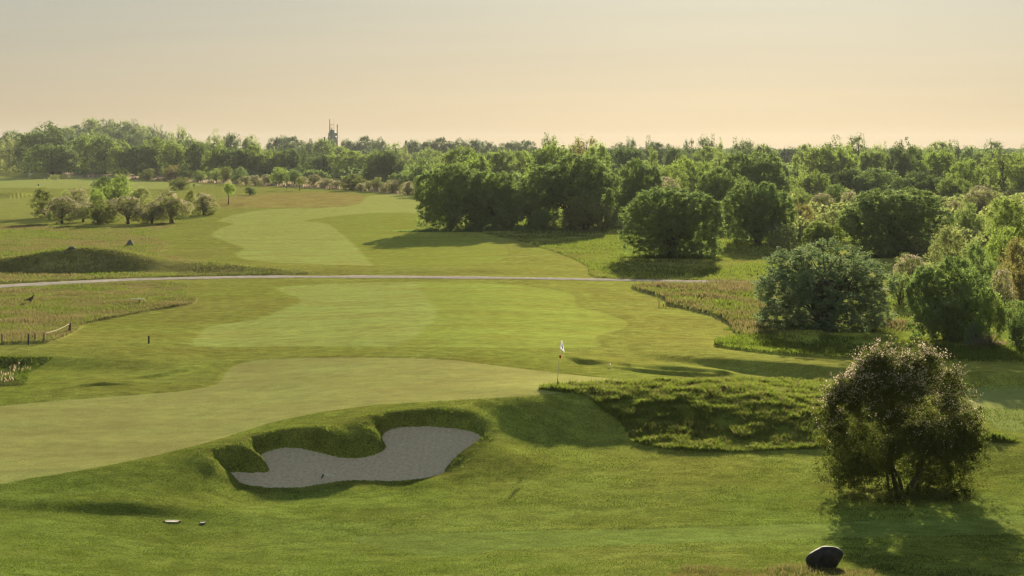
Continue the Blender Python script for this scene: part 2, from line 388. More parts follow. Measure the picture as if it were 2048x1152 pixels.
LEAF = 1.55
def leaf_material(name, c1, c2, trans=.45, gloss=.25, tcol=(1.08, 1.2, .68), nscale=.9, rand=.25):
    """leaf cards: colour varies leaf to leaf, clump to clump and tree to tree"""
    m, n, l = new_mat(name)
    out = N(n, "ShaderNodeOutputMaterial")
    at = N(n, "ShaderNodeAttribute", attribute_name="rnd")
    oi = N(n, "ShaderNodeObjectInfo"); geo = N(n, "ShaderNodeNewGeometry")
    no = N(n, "ShaderNodeTexNoise"); no.inputs['Scale'].default_value = nscale; no.inputs['Detail'].default_value = 2; l.new(geo.outputs['Position'], no.inputs['Vector'])
    a = N(n, "ShaderNodeMath", operation='MULTIPLY_ADD'); l.new(at.outputs['Fac'], a.inputs[0]); a.inputs[1].default_value = .45; 
    b = N(n, "ShaderNodeMath", operation='MULTIPLY_ADD'); l.new(no.outputs[0], b.inputs[0]); b.inputs[1].default_value = .9; b.inputs[2].default_value = -.3
    l.new(b.outputs[0], a.inputs[2])
    c = N(n, "ShaderNodeMath", operation='MULTIPLY_ADD'); l.new(oi.outputs['Random'], c.inputs[0]); c.inputs[1].default_value = rand; l.new(a.outputs[0], c.inputs[2])
    mx = N(n, "ShaderNodeMix", data_type='RGBA'); l.new(c.outputs[0], mx.inputs[0]); mx.inputs[6].default_value = (*[q * LEAF for q in c1], 1); mx.inputs[7].default_value = (*[q * LEAF for q in c2], 1)
    df = N(n, "ShaderNodeBsdfPrincipled"); l.new(mx.outputs[2], df.inputs['Base Color']); df.inputs['Roughness'].default_value = .8; df.inputs['Specular IOR Level'].default_value = gloss * .25
    tm = N(n, "ShaderNodeMix", data_type='RGBA', blend_type='MULTIPLY'); tm.inputs[0].default_value = 1; l.new(mx.outputs[2], tm.inputs[6]); tm.inputs[7].default_value = (*tcol, 1)
    tr = N(n, "ShaderNodeBsdfTranslucent"); l.new(tm.outputs[2], tr.inputs[0])
    ms = N(n, "ShaderNodeMixShader"); ms.inputs[0].default_value = trans; l.new(df.outputs[0], ms.inputs[1]); l.new(tr.outputs[0], ms.inputs[2])
    l.new(ms.outputs[0], out.inputs[0]); return m

def plain(name, c, rough=.7, metal=0, var=.25, scale=6, spec=.4):
    m, n, l = new_mat(name)
    out = N(n, "ShaderNodeOutputMaterial"); bs = N(n, "ShaderNodeBsdfPrincipled"); geo = N(n, "ShaderNodeTexCoord")
    no = N(n, "ShaderNodeTexNoise"); no.inputs['Scale'].default_value = scale; no.inputs['Detail'].default_value = 5; l.new(geo.outputs['Object'], no.inputs['Vector'])
    r = N(n, "ShaderNodeValToRGB"); r.color_ramp.elements[0].position = .3; r.color_ramp.elements[1].position = .7
    r.color_ramp.elements[0].color = tuple(x * (1 - var) for x in c) + (1,); r.color_ramp.elements[1].color = tuple(min(1, x * (1 + var)) for x in c) + (1,)
    l.new(no.outputs[0], r.inputs[0]); l.new(r.outputs[0], bs.inputs['Base Color'])
    bs.inputs['Roughness'].default_value = rough; bs.inputs['Metallic'].default_value = metal; bs.inputs['Specular IOR Level'].default_value = spec
    bp = N(n, "ShaderNodeBump"); bp.inputs['Strength'].default_value = .4; bp.inputs['Distance'].default_value = .03; l.new(no.outputs[0], bp.inputs['Height']); l.new(bp.outputs[0], bs.inputs['Normal'])
    l.new(bs.outputs[0], out.inputs[0]); return m

M = {}
M['turf'] = turf_material()
M['sand'] = sand_material()
M['path'] = plain("gravel", (.33, .30, .265), 1.0, var=.25, scale=2, spec=0.0)
M['bark'] = plain("bark", (.075, .055, .04), .9, scale=5)
M['grey_bark'] = plain("grey_bark", (.12, .10, .08), .9, scale=5)
M['rock'] = plain("rock", (.022, .020, .019), .85, var=.6, scale=5)
M['grey_rock'] = plain("grey_rock", (.13, .13, .14), .9, var=.4, scale=3)
M['white'] = plain("white_paint", (.78, .78, .76), .4, var=.04)
M['black'] = plain("black_plastic", (.02, .02, .022), .5)
M['red'] = plain("red_paint", (.55, .04, .03), .4, var=.1)
M['wood'] = plain("weathered_wood", (.13, .09, .06), .85, scale=12)
M['darkwood'] = plain("dark_painted_wood", (.035, .04, .055), .8, scale=12)
M['palewood'] = plain("bleached_wood", (.45, .42, .33), .85, scale=12)
M['rope'] = plain("rope", (.40, .33, .24), .95, scale=30)
M['concrete'] = plain("blue_grey_concrete", (.16, .19, .22), .85, var=.15, scale=.15)
M['panel'] = plain("pale_panel", (.35, .42, .48), .6, var=.05, scale=.1)
M['metal'] = plain("dark_metal", (.04, .04, .045), .5, metal=.3)
M['rustmetal'] = plain("rusty_metal", (.22, .08, .05), .7)

GRN = dict(
    oak=leaf_material("leaf_oak", (0.085, 0.115, 0.04), (0.17, 0.2, 0.065), .42),
    dark=leaf_material("leaf_dark", (0.055, 0.08, 0.035), (0.11, 0.14, 0.055), .32),
    fresh=leaf_material("leaf_fresh", (.090, .125, .040), (.170, .205, .062), .5),
    willow=leaf_material("leaf_willow", (0.075, 0.105, 0.045), (0.15, 0.19, 0.08), .40, .35),
    sallow=leaf_material("leaf_sallow", (.070, .10, .058), (.155, .20, .125), .38, .4, (1.1, 1.15, .7)),
    haw=leaf_material("leaf_hawthorn", (0.07, 0.08, 0.03), (0.15, 0.16, 0.06), .42),
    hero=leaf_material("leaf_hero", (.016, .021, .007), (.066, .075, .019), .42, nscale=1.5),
    olive=leaf_material("leaf_olive", (.100, .115, .055), (.185, .190, .100), .45),
    birch=leaf_material("leaf_birch", (.092, .118, .046), (.160, .188, .078), .5),
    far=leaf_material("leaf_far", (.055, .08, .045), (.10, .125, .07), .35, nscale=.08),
    copper=leaf_material("leaf_copper", (0.09, 0.08, 0.04), (0.19, 0.155, 0.08), .42),
    blossom=leaf_material("blossom", (0.2097, 0.1747, 0.1398), (0.3844, 0.3355, 0.2935), .35, .2, (1.0, .95, .85)),
    grass=leaf_material("blade_green", (0.0387, 0.0549, 0.0116), (0.0968, 0.1162, 0.029), .5, .3, nscale=.7, rand=0),
    lush=leaf_material("blade_lush", (0.0419, 0.058, 0.0116), (0.1097, 0.129, 0.0323), .5, .3, nscale=.7, rand=0),
    mound=leaf_material("blade_mound", (0.0549, 0.0742, 0.0142), (0.1419, 0.1613, 0.0419), .5, .3, nscale=1.6, rand=0),
    turfb=leaf_material("blade_turf", (0.0302, 0.0453, 0.0084), (0.0713, 0.0881, 0.0218), .5, .2, nscale=.5, rand=0),
    straw=leaf_material("blade_straw", (0.0738, 0.0671, 0.0319), (0.1384, 0.1216, 0.0713), .4, .3, (1.1, 1.05, .8), nscale=.35, rand=0),
    plume=leaf_material("blade_plume", (0.1419, 0.1162, 0.0903), (0.271, 0.2258, 0.1807), .4, .3, (1.1, 1.05, .9), nscale=.35, rand=0),
)

# ------------------------------------------------------------------ objects helpers
def tag(o, label=None, cat=None, group=None, kind=None):
    if label: o['label'] = label
    if cat: o['category'] = cat
    if group: o['group'] = group
    if kind: o['kind'] = kind
    return o

def link(name, me, parent=None, mat=None):
    if mat is not None and not me.materials: me.materials.append(mat)
    o = bpy.data.objects.new(name, me); col.objects.link(o)
    if parent: o.parent = parent
    return o

def empty(name, loc):
    o = bpy.data.objects.new(name, None); col.objects.link(o); o.location = loc; o.empty_display_size = .3
    return o

def np_mesh(name, V, Fq, smooth=False, rnd=None):
    """V (n,3), Fq (m,k) faces all with k corners"""
    me = bpy.data.meshes.new(name)
    V = np.ascontiguousarray(V, dtype=np.float32); Fq = np.ascontiguousarray(Fq, dtype=np.int32)
    k = Fq.shape[1]
    me.vertices.add(len(V)); me.vertices.foreach_set("co", V.ravel())
    me.loops.add(Fq.size); me.loops.foreach_set("vertex_index", Fq.ravel())
    me.polygons.add(len(Fq)); me.polygons.foreach_set("loop_start", np.arange(0, Fq.size, k, dtype=np.int32))
    if smooth: me.polygons.foreach_set("use_smooth", np.ones(len(Fq), bool))
    if rnd is not None:
        a = me.attributes.new("rnd", 'FLOAT', 'FACE'); a.data.foreach_set("value", np.ascontiguousarray(rnd, dtype=np.float32))
    me.update(calc_edges=True)
    return me

class MB:
    """small mesh collector"""
    def __init__(s): s.v = []; s.f = []
    def tube(s, pts, rad, sides=8, cap=True):
        pts = [Vector(p) for p in pts]; n0 = len(s.v)
        up = Vector((0, 0, 1))
        for i, p in enumerate(pts):
            t = (pts[min(i + 1, len(pts) - 1)] - pts[max(i - 1, 0)]).normalized()
            a = t.cross(up)
            if a.length < .15: a = t.cross(Vector((1, 0, 0)))
            a.normalize(); b = t.cross(a).normalized()
            for k in range(sides):
                an = 2 * math.pi * k / sides
                s.v.append(tuple(p + (a * math.cos(an) + b * math.sin(an)) * rad[i]))
        for i in range(len(pts) - 1):
            for k in range(sides):
                s.f.append((n0 + i * sides + k, n0 + i * sides + (k + 1) % sides, n0 + (i + 1) * sides + (k + 1) % sides, n0 + (i + 1) * sides + k))
        if cap:
            s.f.append(tuple(n0 + k for k in reversed(range(sides))))
            s.f.append(tuple(n0 + (len(pts) - 1) * sides + k for k in range(sides)))
    def box(s, c, d, tz=1.0, ty=None):
        ty = tz if ty is None else ty
        n0 = len(s.v)
        for z, sx, sy in ((-1, 1, 1), (1, tz, ty)):
            for x, y in ((-1, -1), (1, -1), (1, 1), (-1, 1)):
                s.v.append((c[0] + x * d[0] / 2 * sx, c[1] + y * d[1] / 2 * sy, c[2] + z * d[2] / 2))
        for q in ((3, 2, 1, 0), (4, 5, 6, 7), (0, 1, 5, 4), (1, 2, 6, 5), (2, 3, 7, 6), (3, 0, 4, 7)):
            s.f.append(tuple(n0 + i for i in q))
    def mesh(s, name):
        me = bpy.data.meshes.new(name); me.from_pydata(s.v, [], s.f); me.update(); return me
    def build(s, name, mat, parent=None, smooth=False):
        me = s.mesh(name)
        if smooth: me.polygons.foreach_set("use_smooth", [True] * len(me.polygons))
        return link(name, me, parent, mat)

# ------------------------------------------------------------------ ground mesh
def build_ground():
    vs = np.concatenate([np.arange(303, 330, 1.0), np.arange(330, 343, 1.0), np.arange(343, 360, .35), np.arange(360, 400, .7), np.arange(400, 470, 1.2), np.arange(470, 780, 1.4), np.arange(780, 1010, .8), np.arange(1010, 1240, 1.6)])
    Yr = F * 11.4 / (vs - VH)
    Yr = np.concatenate([[9000, 5500, 4200, 3300, 2700, 2300, 2000, 1750], Yr[Yr < 1600 * 6], np.linspace(43, -60, 40)])
    Yr = np.unique(np.round(Yr, 4))
    us = np.concatenate([np.linspace(-9000, -500, 18), np.linspace(-400, -30, 38), np.arange(-22, 2072, 2.1), np.linspace(2080, 2450, 38), np.linspace(2560, 11000, 18)])
    Ye = np.maximum(Yr, 45)
    Xg = (us[None, :] - 1024) / F * Ye[:, None]; Yg = np.repeat(Yr[:, None], len(us), 1)
    Z = height(Xg, Yg)
    X = Xg.ravel(); Y = Yg.ravel()
    C = np.zeros((len(X), 4))
    n_a = fbm(X / 9, Y / 14, 51); n_b = fbm(X / 1.7, Y / 2.6, 61); n_c = fbm(X / 35, Y / 50, 71)
    edge = .10 * n_b
    def base(c, bump): C[:] = (*c, bump)
    def paint(poly, c, bump, soft=.12, amt=1.0, rag=0.0, mod=None):
        d = sdf(X, Y, poly, 6.0)
        sf = np.maximum(soft, Y * .0012)
        k = 1 - sst((d + rag * n_b + sf) / (2 * sf))
        k = k * amt
        if mod is not None: k = k * mod
        C[:] = C * (1 - k[:, None]) + np.array([*c, bump])[None, :] * k[:, None]
        return d
    base((.122, .142, .026), .040)                        # semi rough
    mid = sst((Y - 75) / 30)[:, None]
    C[:, :3] = C[:, :3] * (1 - mid) + np.array([.158, .166, .036]) * mid
    # lush foreground turf
    lush = (1 - sst((Y - 55) / 14))[:, None] * .7
    C[:, :3] = C[:, :3] * (1 - lush) + np.array([.092, .120, .026]) * lush
    C[:, 3] = np.where(Y < 85, .05, .035)
    straw = np.clip(.5 + 1.6 * n_a, 0, 1) * .25
    C[:, :3] = C[:, :3] * (1 - straw[:, None]) + np.array([.19, .165, .055]) * straw[:, None]
    paint(FAIR_LEFT, (.200, .215, .060), .02, .5)
    paint(FAIR_LEFT2, (.190, .200, .052), .02, .8, .7)
    paint(FAIR_FAR, (.205, .215, .062), .018, .3)
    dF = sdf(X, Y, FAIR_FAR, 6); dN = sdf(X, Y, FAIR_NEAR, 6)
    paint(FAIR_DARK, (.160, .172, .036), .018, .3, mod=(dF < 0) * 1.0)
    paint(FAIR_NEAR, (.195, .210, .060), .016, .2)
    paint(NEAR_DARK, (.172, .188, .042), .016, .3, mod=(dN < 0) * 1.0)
    paint(M_TAN, (.20, .165, .052), .05, .8)
    paint(M_MID, (.165, .150, .052), .07, .6, rag=.8)
    paint(M_LEFT, (.155, .138, .052), .07, .25, rag=.3)
    paint(M_RIGHT, (.165, .158, .062), .07, .3, rag=.3)
    paint(M_WOOD, (.160, .160, .040), .06, .3, rag=.3)
    paint(M_STRIP, (.150, .165, .030), .06, .2, rag=.2)
    paint(M_SHRUB, (.22, .185, .11), .05, 1.5)
    paint(GREEN, (.196, .192, .066), .006, .06)
    paint(GREEN_R, (.165, .180, .060), .006, .06)
    paint(LEFT_HEATH, (.065, .072, .024), .09, .15, rag=.3)
    paint(MOUND_LONG, (.100, .120, .022), .09, .15, rag=.2)
    paint(TEE_FRINGE, (.12, .10, .03), .06, .2, rag=.4)
    paint(PALE, (.098, .126, .030), .03, .15, rag=.25)
    # bare purple-brown drifts inside the meadow grass
    for poly in (M_LEFT, M_MID):
        d = sdf(X, Y, poly, 6); k = (d < 0) * np.clip(.15 + 2.2 * fbm(X / 12, Y / 22, 91), 0, 1) * .7
        C[:, :3] = C[:, :3] * (1 - k[:, None]) + np.array([.175, .132, .075]) * k[:, None]
        k = (d < 0) * np.clip(-.2 + 2.2 * fbm(X / 9, Y / 16, 95), 0, 1) * .7
        C[:, :3] = C[:, :3] * (1 - k[:, None]) + np.array([.125, .125, .03]) * k[:, None]
    # faint streaks left by the mowers
    mow = (Y > 55) & (Y < 260)
    st = 1 + mow * (.13 * vnoise(X / 16, Y / .8, 101) + .10 * vnoise(X / 30, Y / 2.3, 102)) * np.where((dF < 0) | (dN < 0) | (sdf(X, Y, GREEN, 3) < 0), 1, .6)
    C[:, :3] *= st[:, None]
    for px_ in ([(58, 350.5), (74, 349), (88, 353), (84, 355), (60, 355)], [(96, 351), (110, 351), (120, 354), (112, 356), (96, 356)]):
        q = np.array([P(a, b, .3) for a, b in px_]); k = 1 - sst((sdf(X, Y, q, 6) + 1) / 2)
        C[:, :3] = C[:, :3] * (1 - k[:, None]) + np.array([.40, .37, .31]) * k[:, None]
    # grass stands higher than the mown lines: a real step
    dG = sdf(X, Y, GREEN, 6); dGR = sdf(X, Y, GREEN_R, 6)
    Zf = Z.ravel()
    Zf = Zf - .025 * (1 - sst(np.minimum(dG, dGR) / .25))
    Zf -= .028 * (1 - sst(np.minimum(dF, dN) / .4))
    Zf -= .014 * (1 - sst(sdf(X, Y, PALE, 3) / .2))
    dpath = sdf(X, Y, PATHPOLY, 4)
    for poly, hh in ((M_LEFT, .14), (M_MID, .12), (M_RIGHT, .14), (M_WOOD, .12), (M_STRIP, .16), (LEFT_HEATH, .05), (MOUND_LONG, .08)):
        d = sdf(X, Y, poly, 6); Zf += hh * (1 - sst((d + .25) / .35)) * sst((dpath - .1) / .8)
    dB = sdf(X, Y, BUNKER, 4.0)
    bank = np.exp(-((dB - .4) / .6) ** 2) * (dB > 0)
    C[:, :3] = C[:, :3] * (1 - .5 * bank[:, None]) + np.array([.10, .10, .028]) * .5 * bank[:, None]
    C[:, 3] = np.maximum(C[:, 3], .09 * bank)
    nr, nc = Xg.shape
    idx = np.arange(nr * nc).reshape(nr, nc)
    q = np.stack([idx[:-1, :-1], idx[:-1, 1:], idx[1:, 1:], idx[1:, :-1]], -1).reshape(-1, 4)
    cls_v = np.zeros(len(X), int)
    cls_v[(dF < 0) | (sdf(X, Y, FAIR_LEFT, 6) < 0)] = 1
    cls_v[dN < 0] = 2
    cls_v[dG < 0] = 3; cls_v[dGR < 0] = 4
    cls_v[dB < 0] = 5
    fc = np.max(cls_v[q], axis=1)
    fc = np.where(np.min(cls_v[q], axis=1) == fc, fc, np.min(cls_v[q], axis=1))
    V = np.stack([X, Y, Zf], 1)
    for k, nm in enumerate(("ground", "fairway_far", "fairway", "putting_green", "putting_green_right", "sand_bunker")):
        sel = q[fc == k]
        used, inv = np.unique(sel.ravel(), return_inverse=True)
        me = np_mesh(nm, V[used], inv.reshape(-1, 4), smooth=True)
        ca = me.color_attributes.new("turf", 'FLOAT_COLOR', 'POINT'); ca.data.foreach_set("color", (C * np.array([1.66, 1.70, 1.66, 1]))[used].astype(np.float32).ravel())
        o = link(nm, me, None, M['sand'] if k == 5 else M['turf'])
        o['kind'] = 'structure'
        if k == 5:
            tag(o, "grey sand bunker with a scalloped grassy back wall below the green", "bunker")
    return V

build_ground()

def gz(x, y): return float(height(np.array([x]), np.array([y]))[0])
def ground_at(u, v):
    x, y = hit([u], [v]); x = float(x[0]); y = float(y[0])
    return x, y, gz(x, y)

# track across the course
def build_path():
    pts = smooth_line([(-420, 612), (-60, 578), (0, 573), (125, 566), (250, 560), (380, 556.5), (500, 554.5), (750, 554), (1000, 556), (1250, 560.5), (1500, 566), (1640, 572), (1800, 580)], 12)
    x, y = hit(pts[:, 0], pts[:, 1])
    V = []; Fc = []
    n = len(x)
    for i in range(n):
        tx = x[min(i + 1, n - 1)] - x[max(i - 1, 0)]; ty = y[min(i + 1, n - 1)] - y[max(i - 1, 0)]
        L = math.hypot(tx, ty); nx, ny = -ty / L, tx / L
        for s in np.linspace(-1, 1, 7):
            ww = 1.6 + .12 * math.sin(i * 1.7) + .1 * math.sin(i * .6 + 2)
            px, py = x[i] + nx * s * ww, y[i] + ny * s * ww
            V.append((px, py, gz(px, py) + .07 - .05 * s * s))
    for i in range(n - 1):
        for k in range(6):
            a = i * 7 + k; Fc.append((a, a + 7, a + 8, a + 1))
    o = link("path", np_mesh("path", np.array(V), np.array(Fc), True), None, M['path']); o['kind'] = 'structure'
build_path()

# ------------------------------------------------------------------ blades of grass (stuff)
def scatter(poly, dens, Ylim=None):
    x0, y0 = poly.min(0); x1, y1 = poly.max(0)
    x0 = max(x0, -.32 * y1); x1 = min(x1, .32 * y1)
    if Ylim: y0 = max(y0, Ylim[0]); y1 = min(y1, Ylim[1])
    n = int((x1 - x0) * (y1 - y0) * dens)
    x = RNG.uniform(x0, x1, n); y = RNG.uniform(y0, y1, n)
    ok = (np.abs(x) < y * .30 + 1)
    x = x[ok]; y = y[ok]
    d = sdf(x, y, poly, 3)
    k = d < 0
    return x[k], y[k]

def blades(name, x, y, hgt, wid, mat, label, lean=.35, z0=0.0, zadd=None, cat="grass", rmod=None):
    ok = sdf(x, y, PATHPOLY, 3) > .25
    if not ok.all():
        x = x[ok]; y = y[ok]; hgt = hgt if np.isscalar(hgt) else hgt[ok]
    n = len(x)
    z = height(x, y) + z0 - .03
    h = hgt * RNG.uniform(.55, 1.25, n) if np.isscalar(hgt) else hgt * RNG.uniform(.6, 1.2, n)
    a = RNG.uniform(0, 2 * np.pi, n); la = RNG.uniform(0, 2 * np.pi, n); le = np.abs(RNG.normal(0, lean, n)) * h
    w_ = wid * RNG.uniform(.6, 1.4, n)
    dx = np.cos(a) * w_ / 2; dy = np.sin(a) * w_ / 2
    V = np.empty((n, 4, 3))
    V[:, 0] = np.stack([x - dx, y - dy, z], 1); V[:, 1] = np.stack([x + dx, y + dy, z], 1)
    V[:, 2] = np.stack([x + dx * .9 + np.cos(la) * le * .45, y + dy * .9 + np.sin(la) * le * .45, z + h * .6], 1)
    V[:, 3] = np.stack([x + np.cos(la) * le, y + np.sin(la) * le, z + h], 1)
    me = np_mesh(name, V.reshape(-1, 3), np.arange(n * 4).reshape(-1, 4), rnd=RNG.uniform(0, 1, n) if rmod is None else rmod)
    o = link(name, me, None, mat); tag(o, label, cat, kind='stuff'); return o

def clump(x, y, s, seed): return np.clip(.5 + 1.1 * fbm(x / s, y / s, seed), .05, 1.2)

x, y = scatter(MOUND_LONG, 900)
kk = RNG.uniform(0, 1, len(x)) < .07
blades("grass_seed_heads", x[kk], y[kk], .16 + .22 * clump(x[kk], y[kk], .6, 5), .022, GRN['straw'], "straw coloured seed heads among the long grass of the mound", .4)
x, y = x[~kk], y[~kk]
blades("long_grass", x, y, .10 + .20 * clump(x, y, .6, 5), .028, GRN['mound'], "shaggy long green grass covering the mound right of the flag", .5)
x, y = scatter(M_LEFT, 170)
k = RNG.uniform(0, 1, len(x)) < .6
blades("meadow_grass", x[k], y[k], .08 + .17 * clump(x[k], y[k], 3, 6), .030, GRN['straw'], "brown seeding meadow grass left of the near fairway below the track", z0=.12)
blades("green_meadow_grass", x[~k], y[~k], .08 + .15 * clump(x[~k], y[~k], 3, 7), .030, GRN['grass'], "green blades mixed into the brown meadow grass below the track", z0=.12)
x, y = scatter(M_MID, 55)
k = RNG.uniform(0, 1, len(x)) < .25 + .4 * clump(x, y, 14, 77)
blades("bank_grass", x[k], y[k], .09 + .18 * clump(x[k], y[k], 4, 8), .05, GRN['straw'], "tan rough grass round the long bank above the track", z0=.1)
blades("green_bank_grass", x[~k], y[~k], .09 + .18 * clump(x[~k], y[~k], 4, 9), .05, GRN['grass'], "green rough grass on the long bank above the track", z0=.1)
x, y = scatter(M_RIGHT, 60)
k = RNG.uniform(0, 1, len(x)) < .55
blades("seeding_grass", x[k], y[k], .18 + .3 * clump(x[k], y[k], 3, 10), .06, GRN['straw'], "pale seeding grass between the track and the blue-green bush", z0=.12)
blades("green_seeding_grass", x[~k], y[~k], .15 + .25 * clump(x[~k], y[~k], 3, 12), .06, GRN['lush'], "green blades among the pale seeding grass by the blue-green bush", z0=.12)
x, y = scatter(M_STRIP, 90)
blades("strip_grass", x, y, .16 + .25 * clump(x, y, 2, 13), .05, GRN['lush'], "bright tall grass strip in front of the blue-green bush", z0=.1)
x, y = scatter(M_WOOD, 16, (90, 330))
blades("wood_edge_grass", x, y, .10 + .22 * clump(x, y, 4, 14), .08, GRN['lush'], "rough grass round the trees at the right wood edge", z0=.08)
x, y = scatter(LEFT_HEATH, 200)
blades("heath_grass", x, y, .05 + .12 * clump(x, y, 1, 15), .035, GRN['turfb'], "dark heathery tuft at the left edge of the frame above the green", z0=.03)
x, y = scatter(wpoly([(-60, 770), (0, 768), (30, 762), (20, 750), (-60, 748)]), 22)
blades("heath_flowers", x, y, .13, .05, GRN['plume'], "pale flowering plants in the dark heath patch at left edge", z0=.1)
x, y = scatter(wpoly([(20, 745), (60, 744), (64, 735), (40, 731), (20, 736)]), 22)
blades("heath_flowers", x, y, .13, .05, GRN['plume'], "pale flowers on the upper part of the dark heath patch", z0=.1)
x, y = scatter(TEE_FRINGE, 500)
kk = RNG.uniform(0, 1, len(x)) < .5
blades("fringe_grass", x[kk], y[kk], .05 + .10 * clump(x[kk], y[kk], 1, 16), .018, GRN['turfb'], "green blades in the dry fringe at the bottom edge"); x, y = x[~kk], y[~kk]
blades("fringe_grass", x, y, .05 + .16 * clump(x, y, 1, 16), .015, GRN['straw'], "dry tufted grass round the dark boulder at the bottom edge")
# grass on the bunker banks
bx, by = BUNKER.min(0) - 2.0, BUNKER.max(0) + 2.0
n = 110000
x = RNG.uniform(bx[0], by[0], n); y = RNG.uniform(bx[1], by[1], n)
d = sdf(x, y, BUNKER, 3)
hb = base_h(x, y) - floor_h(x, y)
k = (d > .0) & (d < 1.2) & (RNG.uniform(0, 1, n) < sst(hb / .4) * (1.15 - d) * clump(x, y, .5, 23))
x = x[k]; y = y[k]
blades("bank_tufts", x, y, .03 + .09 * clump(x, y, .35, 17), .026, GRN['grass'], "rough grass hanging on the walls of the sand bunker", .8)
# foreground turf blades
n = 260000
y = 44 + 34 * RNG.uniform(0, 1, n) ** 1.1; x = RNG.uniform(-.31, .31, n) * y
k = (sdf(x, y, GREEN, 2) > .1) & (sdf(x, y, BUNKER, 2) > .3) & (sdf(x, y, MOUND_LONG, 2) > 0) & (sdf(x, y, PALE, 2) > -.05)
x = x[k]; y = y[k]
blades("turf_grass", x, y, .035 + .045 * clump(x, y, 1.2, 18), .020, GRN['turfb'], "mown turf blades covering the foreground slope", .7)

# ------------------------------------------------------------------ trees
def rand_dirs(n):
    v = RNG.normal(0, 1, (n, 3)); return v / np.linalg.norm(v, axis=1)[:, None]

def leaf_mesh(name, pts, nrm, size, aspect=.6, tilt=.9, jitter=.35):
    n = len(pts)
    nn = nrm + RNG.normal(0, tilt, (n, 3)); nn /= np.linalg.norm(nn, axis=1)[:, None] + 1e-9
    t = np.cross(nn, rand_dirs(n)); t /= np.linalg.norm(t, axis=1)[:, None] + 1e-9
    b = np.cross(nn, t)
    s = size * RNG.uniform(1 - jitter, 1 + jitter, n)
    t = t * (s / 2)[:, None]; b = b * (s * aspect / 2)[:, None]
    V = np.empty((n, 4, 3)); V[:, 0] = pts - t; V[:, 1] = pts + b * 1.0 + t * .1; V[:, 2] = pts + t; V[:, 3] = pts - b + t * .1
    return np_mesh(name, V.reshape(-1, 3), np.arange(4 * n).reshape(-1, 4), rnd=RNG.uniform(0, 1, n))

def lobes_dome(n, rmin=.16, rmax=.26, base=.0, top=1.0, squash=1.0, seed=0, fill=.35, full=.85):
    """lobes packed over a dome 1 wide and 1 high, reaching the ground"""
    r = np.random.default_rng(seed); L = []
    for i in range(n):
        d = r.normal(0, 1, 3); d /= np.linalg.norm(d)
        rr = r.uniform(rmin, rmax)
        if r.uniform() < fill: d *= r.uniform(.2, .8)
        zc = .5 * (base + top); hz = (top - base) / 2 - rr
        c = np.array([d[0] * (.5 - rr), d[1] * (.5 - rr), zc + d[2] * hz * squash])
        if d[2] < .1:                    # skirts that hang to the ground
            q = math.hypot(d[0], d[1]) + 1e-6; f = (full + (1 - full) * q) / q if i % 4 else 1
            c[0] *= f; c[1] *= f
        L.append((*c, rr))
    return np.array(L)

def lobe_points(L, n, clump_n=0, clump_r=.03, **kw):
    """leaves gathered in twig-end clumps over the lobes"""
    if not clump_n: return lobe_points0(L, n, **kw)
    c, cn = lobe_points0(L, clump_n, **kw)
    i = RNG.integers(0, len(c), n)
    size = clump_r * RNG.uniform(.6, 1.5, len(c))
    off = RNG.normal(0, 1, (n, 3)) * size[i][:, None]
    off[:, 2] *= .95
    p = c[i] + off + cn[i] * size[i][:, None] * .6
    nn = cn[i] * .6 + off / (size[i][:, None] + 1e-6) * .5 + np.array([0, 0, .10])
    nn /= np.linalg.norm(nn, axis=1)[:, None] + 1e-9
    k = p[:, 2] > kw.get('zmin', .005)
    return p[k], nn[k]

def lobe_points0(L, n, shell=(.72, 1.06), inner=.12, cull=.72, zsq=1.0, rough=.12, zmin=.01):
    P_, N_ = [], []; tot = 0
    wgt = L[:, 3] ** 2; wgt /= wgt.sum()
    while tot < n:
        m = n * 2
        i = RNG.choice(len(L), m, p=wgt); d = rand_dirs(m)
        rad = RNG.uniform(shell[0], shell[1], m)
        isin = RNG.uniform(0, 1, m) < inner
        rad = np.where(isin, RNG.uniform(.2, .9, m), rad)
        rad = rad * (1 + rough * fbm(d[:, 0] * 3 + i * 5.1, d[:, 1] * 3 + d[:, 2] * 4, 3))
        p = L[i, :3] + d * (L[i, 3] * rad)[:, None] * np.array([1, 1, zsq])
        keep = p[:, 2] > zmin
        ins = np.zeros(m, bool)
        for j in range(len(L)):
            q = (p - L[j, :3]) / np.array([1, 1, zsq])
            ins |= (np.einsum('ij,ij->i', q, q) < (L[j, 3] * cull) ** 2) & (i != j)
        keep &= (~ins) | isin
        p = p[keep]; d = d[keep]
        P_.append(p); N_.append(d); tot += len(p)
    return np.concatenate(P_)[:n], np.concatenate(N_)[:n]

